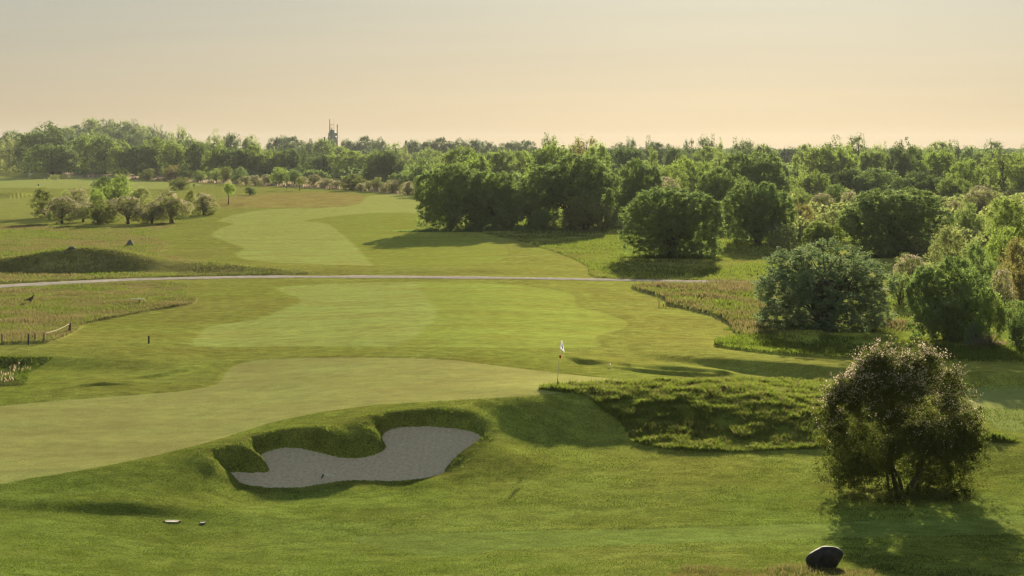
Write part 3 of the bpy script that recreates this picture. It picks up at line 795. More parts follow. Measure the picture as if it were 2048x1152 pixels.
def trunk_mesh(name, L, r0=.03, spread=.03, stems=1, nb=8, zt=.55, seed=0, sides=7, base_r=0.0, fork=0.22):
    r = np.random.default_rng(seed); mb = MB()
    for s in range(stems):
        a0 = 2 * math.pi * s / max(stems, 1) + r.uniform(0, 1)
        bx, by = base_r * math.cos(a0), base_r * math.sin(a0)
        tip = Vector((bx * 3 + r.normal(0, spread), by * 3 + r.normal(0, spread), zt))
        pts = [Vector((bx, by, -.03))]
        for t in (.2, .4, .6, .8, 1.0):
            pts.append(Vector((bx, by, 0)).lerp(tip, t) + Vector((r.normal(0, .008), r.normal(0, .008), 0)))
        rr = r0 / (stems ** .5)
        mb.tube(pts, [rr * 1.35, rr, rr * .85, rr * .7, rr * .5, rr * .3], sides)
        for k in range(nb):
            tgt = L[r.integers(len(L))]
            t = r.uniform(fork, .95) * zt; f = t / zt
            o = Vector((bx, by, 0)).lerp(tip, f)
            e = Vector(tgt[:3]); e.z = max(e.z, o.z + .02)
            mid = o.lerp(e, .5) + Vector((r.normal(0, .02), r.normal(0, .02), r.uniform(-.03, .05)))
            q = o.lerp(mid, .5) + Vector((r.normal(0, .01), r.normal(0, .01), .01))
            b0 = rr * .5 * (1.1 - f * .6)
            mb.tube([o, q, mid, e], [b0, b0 * .8, b0 * .55, b0 * .2], 5, False)
    me = mb.mesh(name); me.polygons.foreach_set("use_smooth", [True] * len(me.polygons)); return me

PROTO = {}
def proto(key, L, n, leaf, trunk_kw, aspect=.6, tilt=.9, blossom=0, bl_size=None, **kw):
    pts, nr = lobe_points(L, n, **kw)
    crown = leaf_mesh(key + "_crown", pts, nr, leaf, aspect, tilt)
    tr = trunk_mesh(key + "_trunk", L, **trunk_kw)
    bl = None
    if blossom:
        p2, n2 = lobe_points0(L, blossom * 3, shell=(.95, 1.12), inner=0, cull=.95, zsq=kw.get('zsq', 1), zmin=.25)
        wgt = np.clip(p2[:, 2] * 1.2 + .6 * fbm(p2[:, 0] * 7, p2[:, 1] * 7 + p2[:, 2] * 5, 8), 0, None)
        pick = RNG.uniform(0, 1, len(p2)) * .95 < wgt
        p2 = p2[pick][:blossom]; n2 = n2[pick][:blossom]
        bl = leaf_mesh(key + "_blossom", p2, n2, bl_size or leaf, .85, .8)
    PROTO.setdefault(key.split('#')[0], []).append((crown, tr, bl))

# broad oaks, ash-like loose crowns, for the woods
for i in range(5):
    L = lobes_dome(20, .16, .26, base=-.06, top=1.0, seed=100 + i, fill=.25)
    proto(f"oak#{i}", L, 12000, .036, dict(r0=.035, nb=7, zt=.7, seed=i), rough=.3, shell=(.74, 1.04), tilt=.6, clump_n=480, clump_r=.030)
for i in range(3):
    L = lobes_dome(30, .10, .18, base=-.02, top=1.0, seed=140 + i, fill=.3)
    proto(f"airy#{i}", L, 7500, .034, dict(r0=.028, nb=16, zt=.85, seed=i + 9), rough=.5, shell=(.6, 1.1), inner=.08, tilt=.6, clump_n=300, clump_r=.03)
for i in range(2):
    r = np.random.default_rng(160 + i)
    L = []
    for k in range(20):
        z = r.uniform(.1, .97); ww = .34 * math.sin(math.pi * min(1, .15 + z * .85)) + .07; a = r.uniform(0, 6.28)
        L.append((ww * math.cos(a) * r.uniform(.3, 1), ww * math.sin(a) * r.uniform(.3, 1), z * .92, r.uniform(.07, .14)))
    L.append((0, 0, .93, .07)); L = np.array(L)
    proto(f"birch#{i}", L, 4500, .038, dict(r0=.02, nb=12, zt=.9, seed=i + 19), rough=.7, shell=(.4, 1.25), inner=.1)
L = np.array([(0, 0, z, .40 * (1 - z) ** .8 + .07) for z in np.linspace(.1, .93, 12)])
proto("conifer#0", L, 4500, .04, dict(r0=.03, nb=6, zt=.9, seed=3), rough=.5, zsq=.8, cull=.5)
# domed willows and sallows seen fairly close
for i in range(4):
    L = lobes_dome(64, .10, .17, base=-.03, top=1.0, seed=200 + i, fill=.30, full=.80)
    proto(f"willow#{i}", L, 80000, .021, dict(r0=.045, nb=18, zt=.5, seed=i + 30, stems=3, base_r=.02, fork=.1), rough=.25, shell=(.82, 1.05), inner=.10, aspect=.5, tilt=.5, clump_n=3200, clump_r=.012)
L = lobes_dome(64, .09, .16, base=-.04, top=1.0, seed=231, fill=.3, full=.82)
proto("sallow#0", L, 100000, .017, dict(r0=.05, nb=24, zt=.6, seed=77, stems=6, base_r=.035, fork=.1), rough=.4, shell=(.8, 1.16), inner=.12, aspect=.45, tilt=.5, clump_n=2600, clump_r=.011)
# shrubs
for i in range(3):
    L = lobes_dome(18, .15, .25, base=-.10, top=1.0, seed=250 + i, fill=.25)
    proto(f"shrub#{i}", L, 16000, .028, dict(r0=.04, nb=10, zt=.5, seed=i + 50, stems=4, base_r=.04, fork=.1), rough=.6, shell=(.6, 1.25), tilt=.6, clump_n=420, clump_r=.028)
for i in range(4):
    L = lobes_dome(26, .12, .21, base=-.14, top=1.0, seed=270 + i, fill=.3)
    proto(f"hawthorn#{i}", L, 12000, .026, dict(r0=.045, nb=18, zt=.55, seed=i + 60, stems=2, base_r=.02, fork=.15), rough=.8, shell=(.5, 1.25), inner=.08, blossom=2300, bl_size=.024, tilt=.6, clump_n=420, clump_r=.026)
# young trees with a clear stem
for i in range(2):
    L = lobes_dome(12, .12, .22, base=.3, top=1.0, seed=300 + i, fill=.3)
    proto(f"sapling#{i}", L, 2600, .045, dict(r0=.028, nb=8, zt=.75, seed=i + 80), rough=.7, shell=(.5, 1.2))
L = lobes_dome(22, .08, .16, base=.16, top=1.0, seed=311, fill=.4)
proto("loose_sapling#0", L, 3600, .036, dict(r0=.02, nb=16, zt=.85, seed=84), rough=.7, shell=(.3, 1.3), inner=.3)

_cache = {}
def tinted(me, mat):
    k = (me.name, mat.name)
    if k not in _cache:
        c = me.copy(); c.materials.clear(); c.materials.append(mat); _cache[k] = c
    return _cache[k]

ORD = "first second third fourth fifth sixth seventh eighth ninth tenth eleventh twelfth thirteenth fourteenth fifteenth sixteenth seventeenth eighteenth nineteenth twentieth".split()
TENS = {20: "twenty", 30: "thirty", 40: "forty", 50: "fifty"}
def ordinal(i):
    if i <= 20: return ORD[i - 1]
    if i % 10 == 0: return {30: "thirtieth", 40: "fortieth", 50: "fiftieth"}[i]
    return TENS[i // 10 * 10] + "-" + ORD[i % 10 - 1]

KINDN = dict(oak="oak_tree", airy="ash_tree", birch="birch_tree", conifer="conifer_tree", willow="willow_tree", sallow="willow_bush", shrub="shrub", hawthorn="hawthorn_tree",
             sapling="young_tree", loose_sapling="young_tree")
CATN = dict(oak="tree", airy="tree", birch="tree", conifer="tree", willow="tree", sallow="bush", shrub="shrub", hawthorn="hawthorn", sapling="young tree", loose_sapling="young tree")
_pi = {}
def tree(kind, u, wpx, vtop, vbase, mat, label=None, group=None, Y=None, depth_ratio=.9, bark='bark', idx=None, rot=None):
    """stand a tree on the ground where the photo shows its foot; size follows from its distance"""
    if Y is None:
        x, y, z = ground_at(u, vbase)
    else:
        y = Y; x = (u - 1024) / F * y; z = gz(x, y)
    ztop = CH - (vtop - VH) * y / F
    H_ = max(ztop - z, .5); W = wpx * y / F
    k = _pi.get(kind, -1) + 1; _pi[kind] = k
    vs = PROTO[kind]; crown, tr, bl = vs[(k if idx is None else idx) % len(vs)]
    e = empty(KINDN[kind], (x, y, z))
    e.rotation_euler = (0, 0, RNG.uniform(0, 6.28) if rot is None else rot)
    e.scale = (W, W, H_)
    link("crown", tinted(crown, mat), e); link("trunk", tinted(tr, M[bark]), e)
    if bl is not None: link("blossom", tinted(bl, GRN['blossom']), e)
    tag(e, label, CATN[kind], group)
    return e

def row(entries, look, where, group):
    """entries: (kind, u, w, vtop, vbase, mat[, label[, Y]]); unlabelled ones are told apart by their order"""
    entries = sorted(entries, key=lambda e: e[1])
    cnt = {}
    for e in entries:
        kind, u, wd, vt, vb, mk = e[:6]
        lb = e[6] if len(e) > 6 else None; Y = e[7] if len(e) > 7 else None
        cn = CATN[kind] if kind not in ('oak', 'airy') else 'tree'
        cnt[cn] = cnt.get(cn, 0) + 1
        if not lb:
            lb = f"{look.get(mk, 'green')} {cn}, {ordinal(cnt[cn])} {cn if cn != 'tree' else 'one'} from the left {where}"
        if kind in ('oak', 'airy'): wd *= 1.22
        tree(kind, u, wd, vt, vb, GRN[mk], lb, group, Y=Y, bark='grey_bark' if kind == 'birch' else 'bark')

LOOK = dict(oak="leafy green", dark="dark green", fresh="bright yellow-green", willow="dull green", sallow="blue-green", haw="brownish green", olive="pale olive", birch="loose yellow-green",
            far="hazy blue-green", copper="coppery")

# ---- far-off wood that reads as one mass
def far_wood():
    r = np.random.default_rng(5)
    Vs, Fs, R = [], [], []; n0 = 0
    L = lobes_dome(9, .2, .3, base=.0, top=1.0, seed=400)
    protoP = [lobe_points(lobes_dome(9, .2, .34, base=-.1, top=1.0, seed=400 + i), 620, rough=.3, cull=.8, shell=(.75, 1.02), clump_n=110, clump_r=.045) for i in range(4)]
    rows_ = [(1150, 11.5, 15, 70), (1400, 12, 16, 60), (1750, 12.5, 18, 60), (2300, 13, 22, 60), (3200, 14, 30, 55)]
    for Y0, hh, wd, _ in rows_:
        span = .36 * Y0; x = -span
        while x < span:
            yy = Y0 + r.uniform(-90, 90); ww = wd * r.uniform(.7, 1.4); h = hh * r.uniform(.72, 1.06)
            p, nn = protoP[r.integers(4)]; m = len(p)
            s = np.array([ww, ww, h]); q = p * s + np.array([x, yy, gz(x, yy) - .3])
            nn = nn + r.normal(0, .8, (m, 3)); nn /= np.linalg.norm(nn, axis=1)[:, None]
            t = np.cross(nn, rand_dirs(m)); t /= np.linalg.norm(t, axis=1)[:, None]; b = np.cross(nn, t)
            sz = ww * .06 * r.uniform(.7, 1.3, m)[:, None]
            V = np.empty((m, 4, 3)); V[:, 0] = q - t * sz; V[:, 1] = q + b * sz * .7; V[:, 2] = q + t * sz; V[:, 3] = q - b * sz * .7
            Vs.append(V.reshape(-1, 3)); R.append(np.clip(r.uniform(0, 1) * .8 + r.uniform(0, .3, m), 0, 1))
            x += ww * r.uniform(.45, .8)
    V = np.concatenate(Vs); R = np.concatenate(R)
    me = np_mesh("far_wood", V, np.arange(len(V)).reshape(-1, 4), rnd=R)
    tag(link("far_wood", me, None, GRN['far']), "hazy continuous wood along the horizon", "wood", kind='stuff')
far_wood()

G_HILL = "trees on the distant wooded rise"
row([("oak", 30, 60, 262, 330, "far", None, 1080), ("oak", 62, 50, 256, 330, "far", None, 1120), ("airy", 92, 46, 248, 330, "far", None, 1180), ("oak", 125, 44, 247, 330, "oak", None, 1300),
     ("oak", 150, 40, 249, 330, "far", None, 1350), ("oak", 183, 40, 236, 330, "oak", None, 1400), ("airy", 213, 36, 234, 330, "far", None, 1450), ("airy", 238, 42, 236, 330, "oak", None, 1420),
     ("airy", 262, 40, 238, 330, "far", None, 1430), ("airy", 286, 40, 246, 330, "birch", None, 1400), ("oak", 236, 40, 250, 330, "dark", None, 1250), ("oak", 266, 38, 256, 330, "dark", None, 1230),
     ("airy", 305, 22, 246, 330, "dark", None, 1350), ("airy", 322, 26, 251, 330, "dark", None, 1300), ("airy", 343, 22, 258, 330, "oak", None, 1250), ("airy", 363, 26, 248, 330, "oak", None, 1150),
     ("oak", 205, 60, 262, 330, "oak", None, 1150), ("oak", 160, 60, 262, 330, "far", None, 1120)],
    LOOK, "on the distant wooded rise", G_HILL)

G_LB = "trees behind the left wood"
row([("oak", 385, 40, 270, 335, "oak", None, 1050), ("airy", 428, 34, 258, 335, "oak", None, 1020), ("oak", 462, 40, 266, 335, "dark", None, 1060), ("oak", 500, 46, 268, 335, "oak", None, 1000),
     ("oak", 558, 42, 265, 335, "far", None, 1200), ("oak", 583, 46, 272, 335, "far", None, 1150), ("oak", 615, 40, 279, 335, "far", None, 1100), ("oak", 648, 52, 277, 335, "oak", None, 1000),
     ("oak", 700, 34, 273, 335, "far", None, 1250), ("oak", 728, 38, 271, 335, "far", None, 1250), ("oak", 756, 34, 275, 335, "far", None, 1220), ("airy", 790, 44, 281, 345, "birch", None, 950),
     ("oak", 823, 34, 280, 345, "far", None, 1150), ("oak", 852, 44, 275, 345, "far", None, 1200), ("oak", 880, 42, 274, 345, "far", None, 1200), ("oak", 912, 50, 277, 345, "far", None, 1200),
     ("oak", 950, 44, 278, 345, "far", None, 1200), ("oak", 985, 50, 281, 345, "far", None, 1100), ("oak", 1020, 44, 277, 345, "far", None, 1200), ("oak", 1055, 46, 280, 345, "far", None, 1100),
     ("oak", 690, 60, 290, 345, "oak", None, 880), ("oak", 850, 50, 293, 345, "birch", None, 850), ("airy", 885, 44, 296, 345, "oak", None, 800), ("birch", 812, 26, 290, 345, "olive", None, 820)],
    LOOK, "in the wood's back row", G_LB)

G_LF = "trees in the front row of the left wood"
row([("oak", 12, 46, 289, 343, "fresh", "bright green tree standing alone at the left frame edge before the wood"), ("airy", 18, 64, 268, 340, "olive", None, 900), ("oak", 50, 46, 272, 342, "olive", None, 880),
     ("oak", 85, 88, 242, 345, "dark", "tallest dark tree at the left end of the left wood", 850), ("oak", 105, 86, 281, 348, "dark"), ("oak", 142, 66, 280, 348, "dark"), ("oak", 180, 66, 263, 350, "oak"),
     ("oak", 212, 56, 272, 352, "dark"), ("oak", 242, 50, 277, 353, "oak"), ("oak", 272, 56, 282, 354, "dark"), ("oak", 308, 50, 274, 354, "oak"), ("oak", 352, 60, 279, 356, "oak"),
     ("oak", 398, 56, 283, 357, "dark"), ("oak", 432, 46, 285, 358, "oak"), ("oak", 468, 60, 288, 358, "dark"), ("oak", 510, 56, 290, 358, "oak"), ("oak", 545, 54, 296, 357, "oak"),
     ("oak", 575, 44, 296, 356, "dark"), ("conifer", 607, 34, 290, 355, "dark", "dark pointed conifer between the round oaks of the left wood"), ("oak", 640, 50, 302, 356, "dark"), ("oak", 672, 46, 304, 356, "fresh"),
     ("oak", 700, 60, 300, 358, "oak"), ("oak", 745, 50, 298, 358, "oak"),
     ("willow", 768, 88, 302, 366, "dark", "big dark dome-shaped tree at the right end of the left wood"), ("birch", 822, 44, 318, 372, "birch"), ("airy", 845, 50, 306, 380, "willow")],
    LOOK, "in the left wood's front row", G_LF)

G_SH = "flowering shrubs along the foot of the left wood"
sh = [(296, 36, 336, 361, "haw", 's'), (343, 32, 330, 362, "copper", 's'), (370, 26, 343, 362, "haw", 's'), (400, 34, 340, 364, "oak", 's'), (432, 26, 336, 365, "birch", 's'),
      (452, 34, 334, 366, "haw", 's'), (478, 36, 333, 368, "willow", 's'), (492, 34, 352, 371, "haw", 'h'), (510, 30, 350, 372, "haw", 'h'), (536, 38, 348, 370, "haw", 'h'), (560, 44, 334, 371, "fresh", 's'),
      (590, 40, 340, 371, "willow", 's'), (605, 26, 352, 372, "haw", 'h'), (628, 34, 349, 373, "haw", 'h'), (652, 40, 356, 374, "haw", 'h'), (674, 30, 360, 376, "haw", 'h'),
      (706, 58, 347, 380, "haw", 's'), (722, 26, 366, 382, "haw", 'h'), (754, 30, 354, 381, "olive", 's'), (786, 38, 359, 385, "haw", 'h'), (815, 34, 362, 390, "haw", 'h'), (838, 30, 352, 393, "willow", 's'),
      (738, 26, 362, 382, "olive", 'h'), (770, 26, 366, 384, "haw", 'h')]
ent = [(("shrub" if k == 's' else "hawthorn"), u, w_, t, b, m) for u, w_, t, b, m, k in sh]
row(ent, LOOK, "along the foot of the left wood", G_SH)

# ---- the clump of hawthorns on the left
G_CL = "shrubs of the hawthorn clump left of the far fairway"
for kind, u, w_, t, b, m, lb in [
    ("shrub", 92, 52, 374, 434, "haw", "dark green untidy shrub at the left end of the hawthorn clump"),
    ("hawthorn", 124, 62, 392, 446, "haw", "blossoming hawthorn second from the left in the clump"),
    ("hawthorn", 155, 58, 376, 434, "haw", "greyish blossoming hawthorn behind the left part of the clump"),
    ("sapling", 132, 22, 376, 420, "fresh", "thin bright green sapling poking up behind the left hawthorns"),
    ("hawthorn", 166, 38, 402, 443, "dark", "small dark hawthorn with a bare stem in the clump, left of the round green shrub"),
    ("shrub", 198, 54, 399, 448, "haw", "round green shrub without blossom at the front of the clump"),
    ("shrub", 206, 42, 352, 398, "dark", "dark shrub behind the bright green tree of the clump"),
    ("shrub", 232, 54, 348, 412, "fresh", "brightest yellow-green tree rising above the clump"),
    ("shrub", 192, 32, 376, 420, "fresh", "small yellow-green bush left of and below the bright tree in the clump"),
    ("hawthorn", 222, 34, 395, 443, "haw", "narrow blossoming hawthorn right of the round green shrub in the clump"),
    ("hawthorn", 256, 66, 392, 447, "haw", "wide blossoming hawthorn in the middle front of the clump"),
    ("shrub", 279, 42, 374, 424, "olive", "olive green shrub behind the middle of the clump"),
    ("hawthorn", 304, 46, 406, 446, "haw", "low grey hawthorn left of the largest one in the clump"),
    ("hawthorn", 344, 72, 380, 445, "haw", "largest pale-flowering hawthorn near the right end of the clump"),
    ("shrub", 378, 22, 378, 424, "haw", "small green shrub behind the gap left of the last hawthorn"),
    ("hawthorn", 409, 52, 385, 429, "haw", "dark windswept hawthorn standing at the right end of the clump"),
    ("shrub", 361, 44, 354, 379, "haw", "isolated dark bush on the lawn behind the clump"),
    ("shrub", 500, 25, 374, 389, "dark", "small low dark bush right of the young tree"),
    ("shrub", 421, 18, 419, 428, "haw", "tiny low bush at the foot of the right-end hawthorn"),
]:
    tree(kind, u, w_ * (1.18 if b > 390 else 1.05), t, b + 1, GRN[m], lb, G_CL if u < 440 and b > 390 else None)
tree("sapling", 457, 38, 361, 407, GRN['fresh'], "lone young green tree with a clear stem near the far fairway", idx=0, rot=1)
tree("sapling", 573, 12, 347, 380, GRN['dark'], "dark narrow lollipop tree in the pink grass, left of its pair", "pair of stemmed trees in the pale grass strip", idx=1)
tree("sapling", 599, 22, 352, 381, GRN['haw'], "broader lollipop tree in the pink grass, right of its pair", "pair of stemmed trees in the pale grass strip", idx=0)
tree("loose_sapling", 101, 13, 420, 452, GRN['fresh'], "thin bright sapling in front of the hawthorn clump")
tree("loose_sapling", 100, 9, 444, 463, GRN['olive'], "tiny pale sapling in the rough below the hawthorn clump")
tree("sapling", 388, 6, 366, 379, GRN['dark'], "tiny staked tree between the dark bush and the left wood")

# ---- big domed willows, centre and right
W = [("willow", 905, 158, 321, 461, "willow", "broad rounded willow at the left end of the central group"),
     ("willow", 990, 118, 336, 462, "willow", "rounded willow leaning on the broad one in the central group"),
     ("willow", 1146, 196, 303, 455, "willow", "tallest widest willow in the middle of the central group"),
     ("willow", 1272, 116, 318, 442, "willow", "willow half hidden behind the freestanding one, right of the tallest"),
     ("willow", 1060, 90, 350, 452, "willow", "lower willow filling the dip of the central group"),
     ("shrub", 1172, 108, 391, 463, "haw", "low round shrub in front of the tallest willow"),
     ("shrub", 1085, 60, 418, 462, "willow", "small dark shrub at the foot of the central willows"),
     ("willow", 1342, 214, 367, 517, "willow", "freestanding round willow casting its shadow over the track"),
     ("willow", 1516, 146, 359, 489, "willow", "round willow right of the freestanding one"),
     ("willow", 1443, 118, 335, 452, "willow", "willow seen behind the gap between the two round willows"),
     ("willow", 1505, 150, 300, 425, "willow", "wide pale willow rising at the back of the right group"),
     ("willow", 1790, 230, 371, 512, "willow", "largest domed willow in the right half, before the right wood"),
     ("willow", 1645, 80, 440, 508, "oak", "low dark bush at the left foot of the largest domed willow"),
     ("shrub", 1560, 66, 440, 492, "sallow", "small blue-green bush right of the round willow")]
for kind, u, w_, t, b, m, lb in W:
    tree(kind, u, w_, t, b, GRN[m], lb, "domed willows before the wood" if kind == "willow" else None)
tree("sallow", 1648, 286, 479, 662, GRN['sallow'], "large blue-green domed willow bush right of the near fairway", rot=.6)
tree("willow", 1898, 176, 512, 690, GRN['willow'], "tall grey-green bush behind the flowering tree on the right", "domed willows before the wood")
tree("loose_sapling", 1980, 76, 566, 703, GRN['fresh'], "slender young tree with pale leaves near the right frame edge")
for kind, u, w_, t, b, m, lb in [
    ("shrub", 1908, 36, 660, 694, "olive", "small yellow-green bush at the foot of the tall grey-green one"),
    ("hawthorn", 1822, 76, 508, 590, "olive", "sparse blossoming hawthorn between the two large bushes"),
    ("shrub", 1800, 60, 545, 612, "birch", "pale green shrub at the back of the gap between the two large bushes"),
    ("shrub", 2045, 90, 474, 620, "copper", "coppery brown tree cut by the right frame edge"),
    ("shrub", 2010, 80, 452, 560, "fresh", "bright green leafy tree above the coppery one at the right edge"),
    ("shrub", 2012, 100, 392, 515, "oak", "rounded green tree at the right edge above the bright one"),
    ("hawthorn", 2006, 56, 535, 640, "haw", "pinkish hawthorn left of the coppery tree"),
    ("shrub", 1960, 70, 480, 590, "willow", "blue-green shrub left of the bright green leafy tree"),
    ("shrub", 2035, 80, 600, 702, "willow", "dark green shrub behind the slender young tree at the right edge"),
    ("shrub", 1950, 44, 640, 700, "sallow", "low leafy shrub between the tall bush and the slender young tree"),
    ("shrub", 1905, 90, 450, 560, "olive", "pale yellowish shrub right of the largest domed willow"),
    ("shrub", 1935, 60, 405, 475, "birch", "yellowish shrub above the pale one at the right of the largest willow"),
    ("hawthorn", 1965, 72, 370, 430, "haw", "grey blossoming hawthorn below the wood near the right edge"),
    ("hawthorn", 1913, 50, 400, 448, "haw", "pale topped hawthorn touching the largest domed willow"),
    ("hawthorn", 1645, 56, 386, 436, "haw", "pink blossoming hawthorn left of and behind the largest domed willow"),
    ("hawthorn", 1700, 44, 382, 430, "haw", "pale pink hawthorn right of the pinkest one"),
    ("shrub", 1604, 50, 408, 474, "copper", "brownish shrub right of the round willow"),
    ("shrub", 1655, 80, 418, 482, "olive", "yellowish shrub before the largest domed willow"),
    ("shrub", 1602, 44, 375, 430, "birch", "small yellow-green shrub beside the pink hawthorn"),
    ("shrub", 1668, 56, 368, 418, "willow", "small pointed green shrub above the pink hawthorns"),
    ("hawthorn", 1336, 70, 352, 420, "olive", "pale hawthorn peeping over the freestanding willow"),
    ("shrub", 1400, 60, 322, 400, "fresh", "yellow-green shrub above the gap right of the freestanding willow"),
]:
    tree(kind, u, w_, t, b, GRN[m], lb)

# ---- scrub that closes the ground between the trees on the right
def undergrowth(nm, pts, n, h, w_, mat, label):
    poly = wpoly(pts); x, y = scatter(poly, n / 1000.0)
    r = np.random.default_rng(31); Vs = []; R = []
    protoP = [lobe_points(lobes_dome(7, .2, .34, base=-.1, top=1.0, seed=500 + i), 520, rough=.8, cull=.8, shell=(.55, 1.2)) for i in range(4)]
    for i in range(len(x)):
        p, nn = protoP[r.integers(4)]; m = len(p); ww = w_ * r.uniform(.6, 1.4); hh = h * r.uniform(.45, 1.2)
        q = p * np.array([ww, ww, hh]) + np.array([x[i], y[i], gz(x[i], y[i]) - .1])
        nn = nn + r.normal(0, .9, (m, 3)); nn /= np.linalg.norm(nn, axis=1)[:, None]
        t = np.cross(nn, rand_dirs(m)); t /= np.linalg.norm(t, axis=1)[:, None]; b = np.cross(nn, t)
        sz = ww * .05 * r.uniform(.6, 1.3, m)[:, None]
        V = np.empty((m, 4, 3)); V[:, 0] = q - t * sz; V[:, 1] = q + b * sz * .7; V[:, 2] = q + t * sz; V[:, 3] = q - b * sz * .7
        Vs.append(V.reshape(-1, 3)); R.append(np.clip(r.uniform(-.2, 1.1) * .7 + r.uniform(0, .4, m), 0, 1))
    V = np.concatenate(Vs)
    tag(link(nm, np_mesh(nm, V, np.arange(len(V)).reshape(-1, 4), rnd=np.concatenate(R)), None, mat), label, "undergrowth", kind='stuff')
undergrowth("undergrowth", [(1560, 500), (1600, 440), (1530, 400), (1540, 350), (1800, 345), (2200, 345), (2200, 600), (1950, 590), (1880, 540), (1720, 500), (1640, 510)], 26, 3.0, 5.0, GRN['olive'], "pale green scrub closing the ground between the shrubs of the right half")
undergrowth("woodland_scrub", [(880, 405), (1000, 385), (1500, 380), (2300, 370), (2300, 340), (1000, 340), (860, 360)], 6, 5.0, 9.0, GRN['willow'], "dark low growth under the trees of the right wood")
undergrowth("woodland_scrub", [(60, 346), (300, 354), (560, 362), (800, 372), (900, 400), (900, 345), (400, 338), (60, 338)], 5, 5.0, 10.0, GRN['dark'], "dark low growth under the trees of the left wood")

# ---- the right wood
G_R = "trees of the right wood"
row([("oak", 918, 76, 292, 418, "oak", None, 470), ("oak", 995, 62, 289, 410, "birch", None, 500), ("oak", 955, 60, 300, 410, "fresh", None, 440), ("oak", 1040, 50, 300, 400, "oak", None, 520),
     ("oak", 1096, 78, 277, 405, "fresh", None, 430), ("airy", 1096, 34, 263, 400, "dark", "thin dark crown poking above the yellow-green tree left of centre", 445),
     ("airy", 1172, 62, 267, 400, "copper", None, 520), ("oak", 1192, 50, 285, 400, "fresh", None, 460), ("airy", 1150, 40, 274, 400, "oak", None, 600), ("oak", 1252, 74, 285, 385, "dark", None, 560),
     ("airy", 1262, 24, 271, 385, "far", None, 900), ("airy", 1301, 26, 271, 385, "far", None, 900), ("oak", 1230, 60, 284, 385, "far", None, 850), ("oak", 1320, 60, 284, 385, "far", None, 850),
     ("birch", 1302, 62, 293, 420, "birch", None, 430), ("oak", 1360, 66, 310, 420, "fresh", None, 420), ("oak", 1350, 50, 293, 400, "dark", None, 600), ("oak", 1390, 44, 302, 400, "far", None, 640),
     ("airy", 1378, 28, 273, 385, "dark", None, 800), ("airy", 1414, 36, 266, 385, "dark", None, 760), ("airy", 1440, 22, 275, 385, "oak", None, 800), ("airy", 1485, 46, 273, 385, "dark", None, 780),
     ("oak", 1420, 60, 292, 400, "oak", None, 620), ("airy", 1440, 50, 296, 400, "birch", None, 540), ("oak", 1530, 50, 288, 400, "oak", None, 700), ("oak", 1490, 60, 290, 400, "dark", None, 720),
     ("birch", 1594, 44, 308, 398, "birch", None, 480), ("oak", 1640, 78, 291, 392, "oak", None, 520), ("oak", 1683, 60, 285, 392, "fresh", None, 540), ("airy", 1664, 52, 271, 392, "dark", None, 600),
     ("airy", 1716, 52, 262, 392, "dark", "tallest dark tree of the skyline in the right wood", 580), ("oak", 1748, 60, 289, 392, "birch", None, 500), ("oak", 1806, 66, 279, 392, "dark", None, 500),
     ("airy", 1760, 30, 281, 392, "oak", None, 620), ("oak", 1832, 50, 292, 392, "oak", None, 520), ("oak", 1877, 66, 291, 392, "fresh", None, 480), ("oak", 1930, 58, 318, 396, "fresh", None, 440),
     ("oak", 1880, 60, 282, 385, "oak", None, 700), ("airy", 1915, 56, 280, 385, "dark", None, 720), ("airy", 1985, 60, 275, 385, "dark", None, 700), ("oak", 1950, 60, 290, 385, "willow", None, 620),
     ("airy", 2004, 84, 294, 405, "oak", None, 420), ("airy", 2042, 40, 288, 385, "oak", None, 640), ("oak", 2052, 60, 300, 400, "oak", None, 430), ("oak", 1575, 50, 289, 385, "far", None, 900),
     ("oak", 1610, 44, 287, 385, "oak", None, 760), ("willow", 1700, 90, 335, 400, "dark", None, 410), ("oak", 1622, 70, 340, 405, "oak", None, 400), ("oak", 1760, 90, 335, 398, "willow", None, 400),
     ("oak", 1850, 80, 340, 400, "dark", None, 395), ("oak", 1560, 60, 320, 410, "willow", None, 430), ("oak", 1340, 60, 330, 410, "oak", None, 380), ("oak", 1905, 60, 350, 405, "oak", None, 380)],
    LOOK, "of the right wood", G_R)

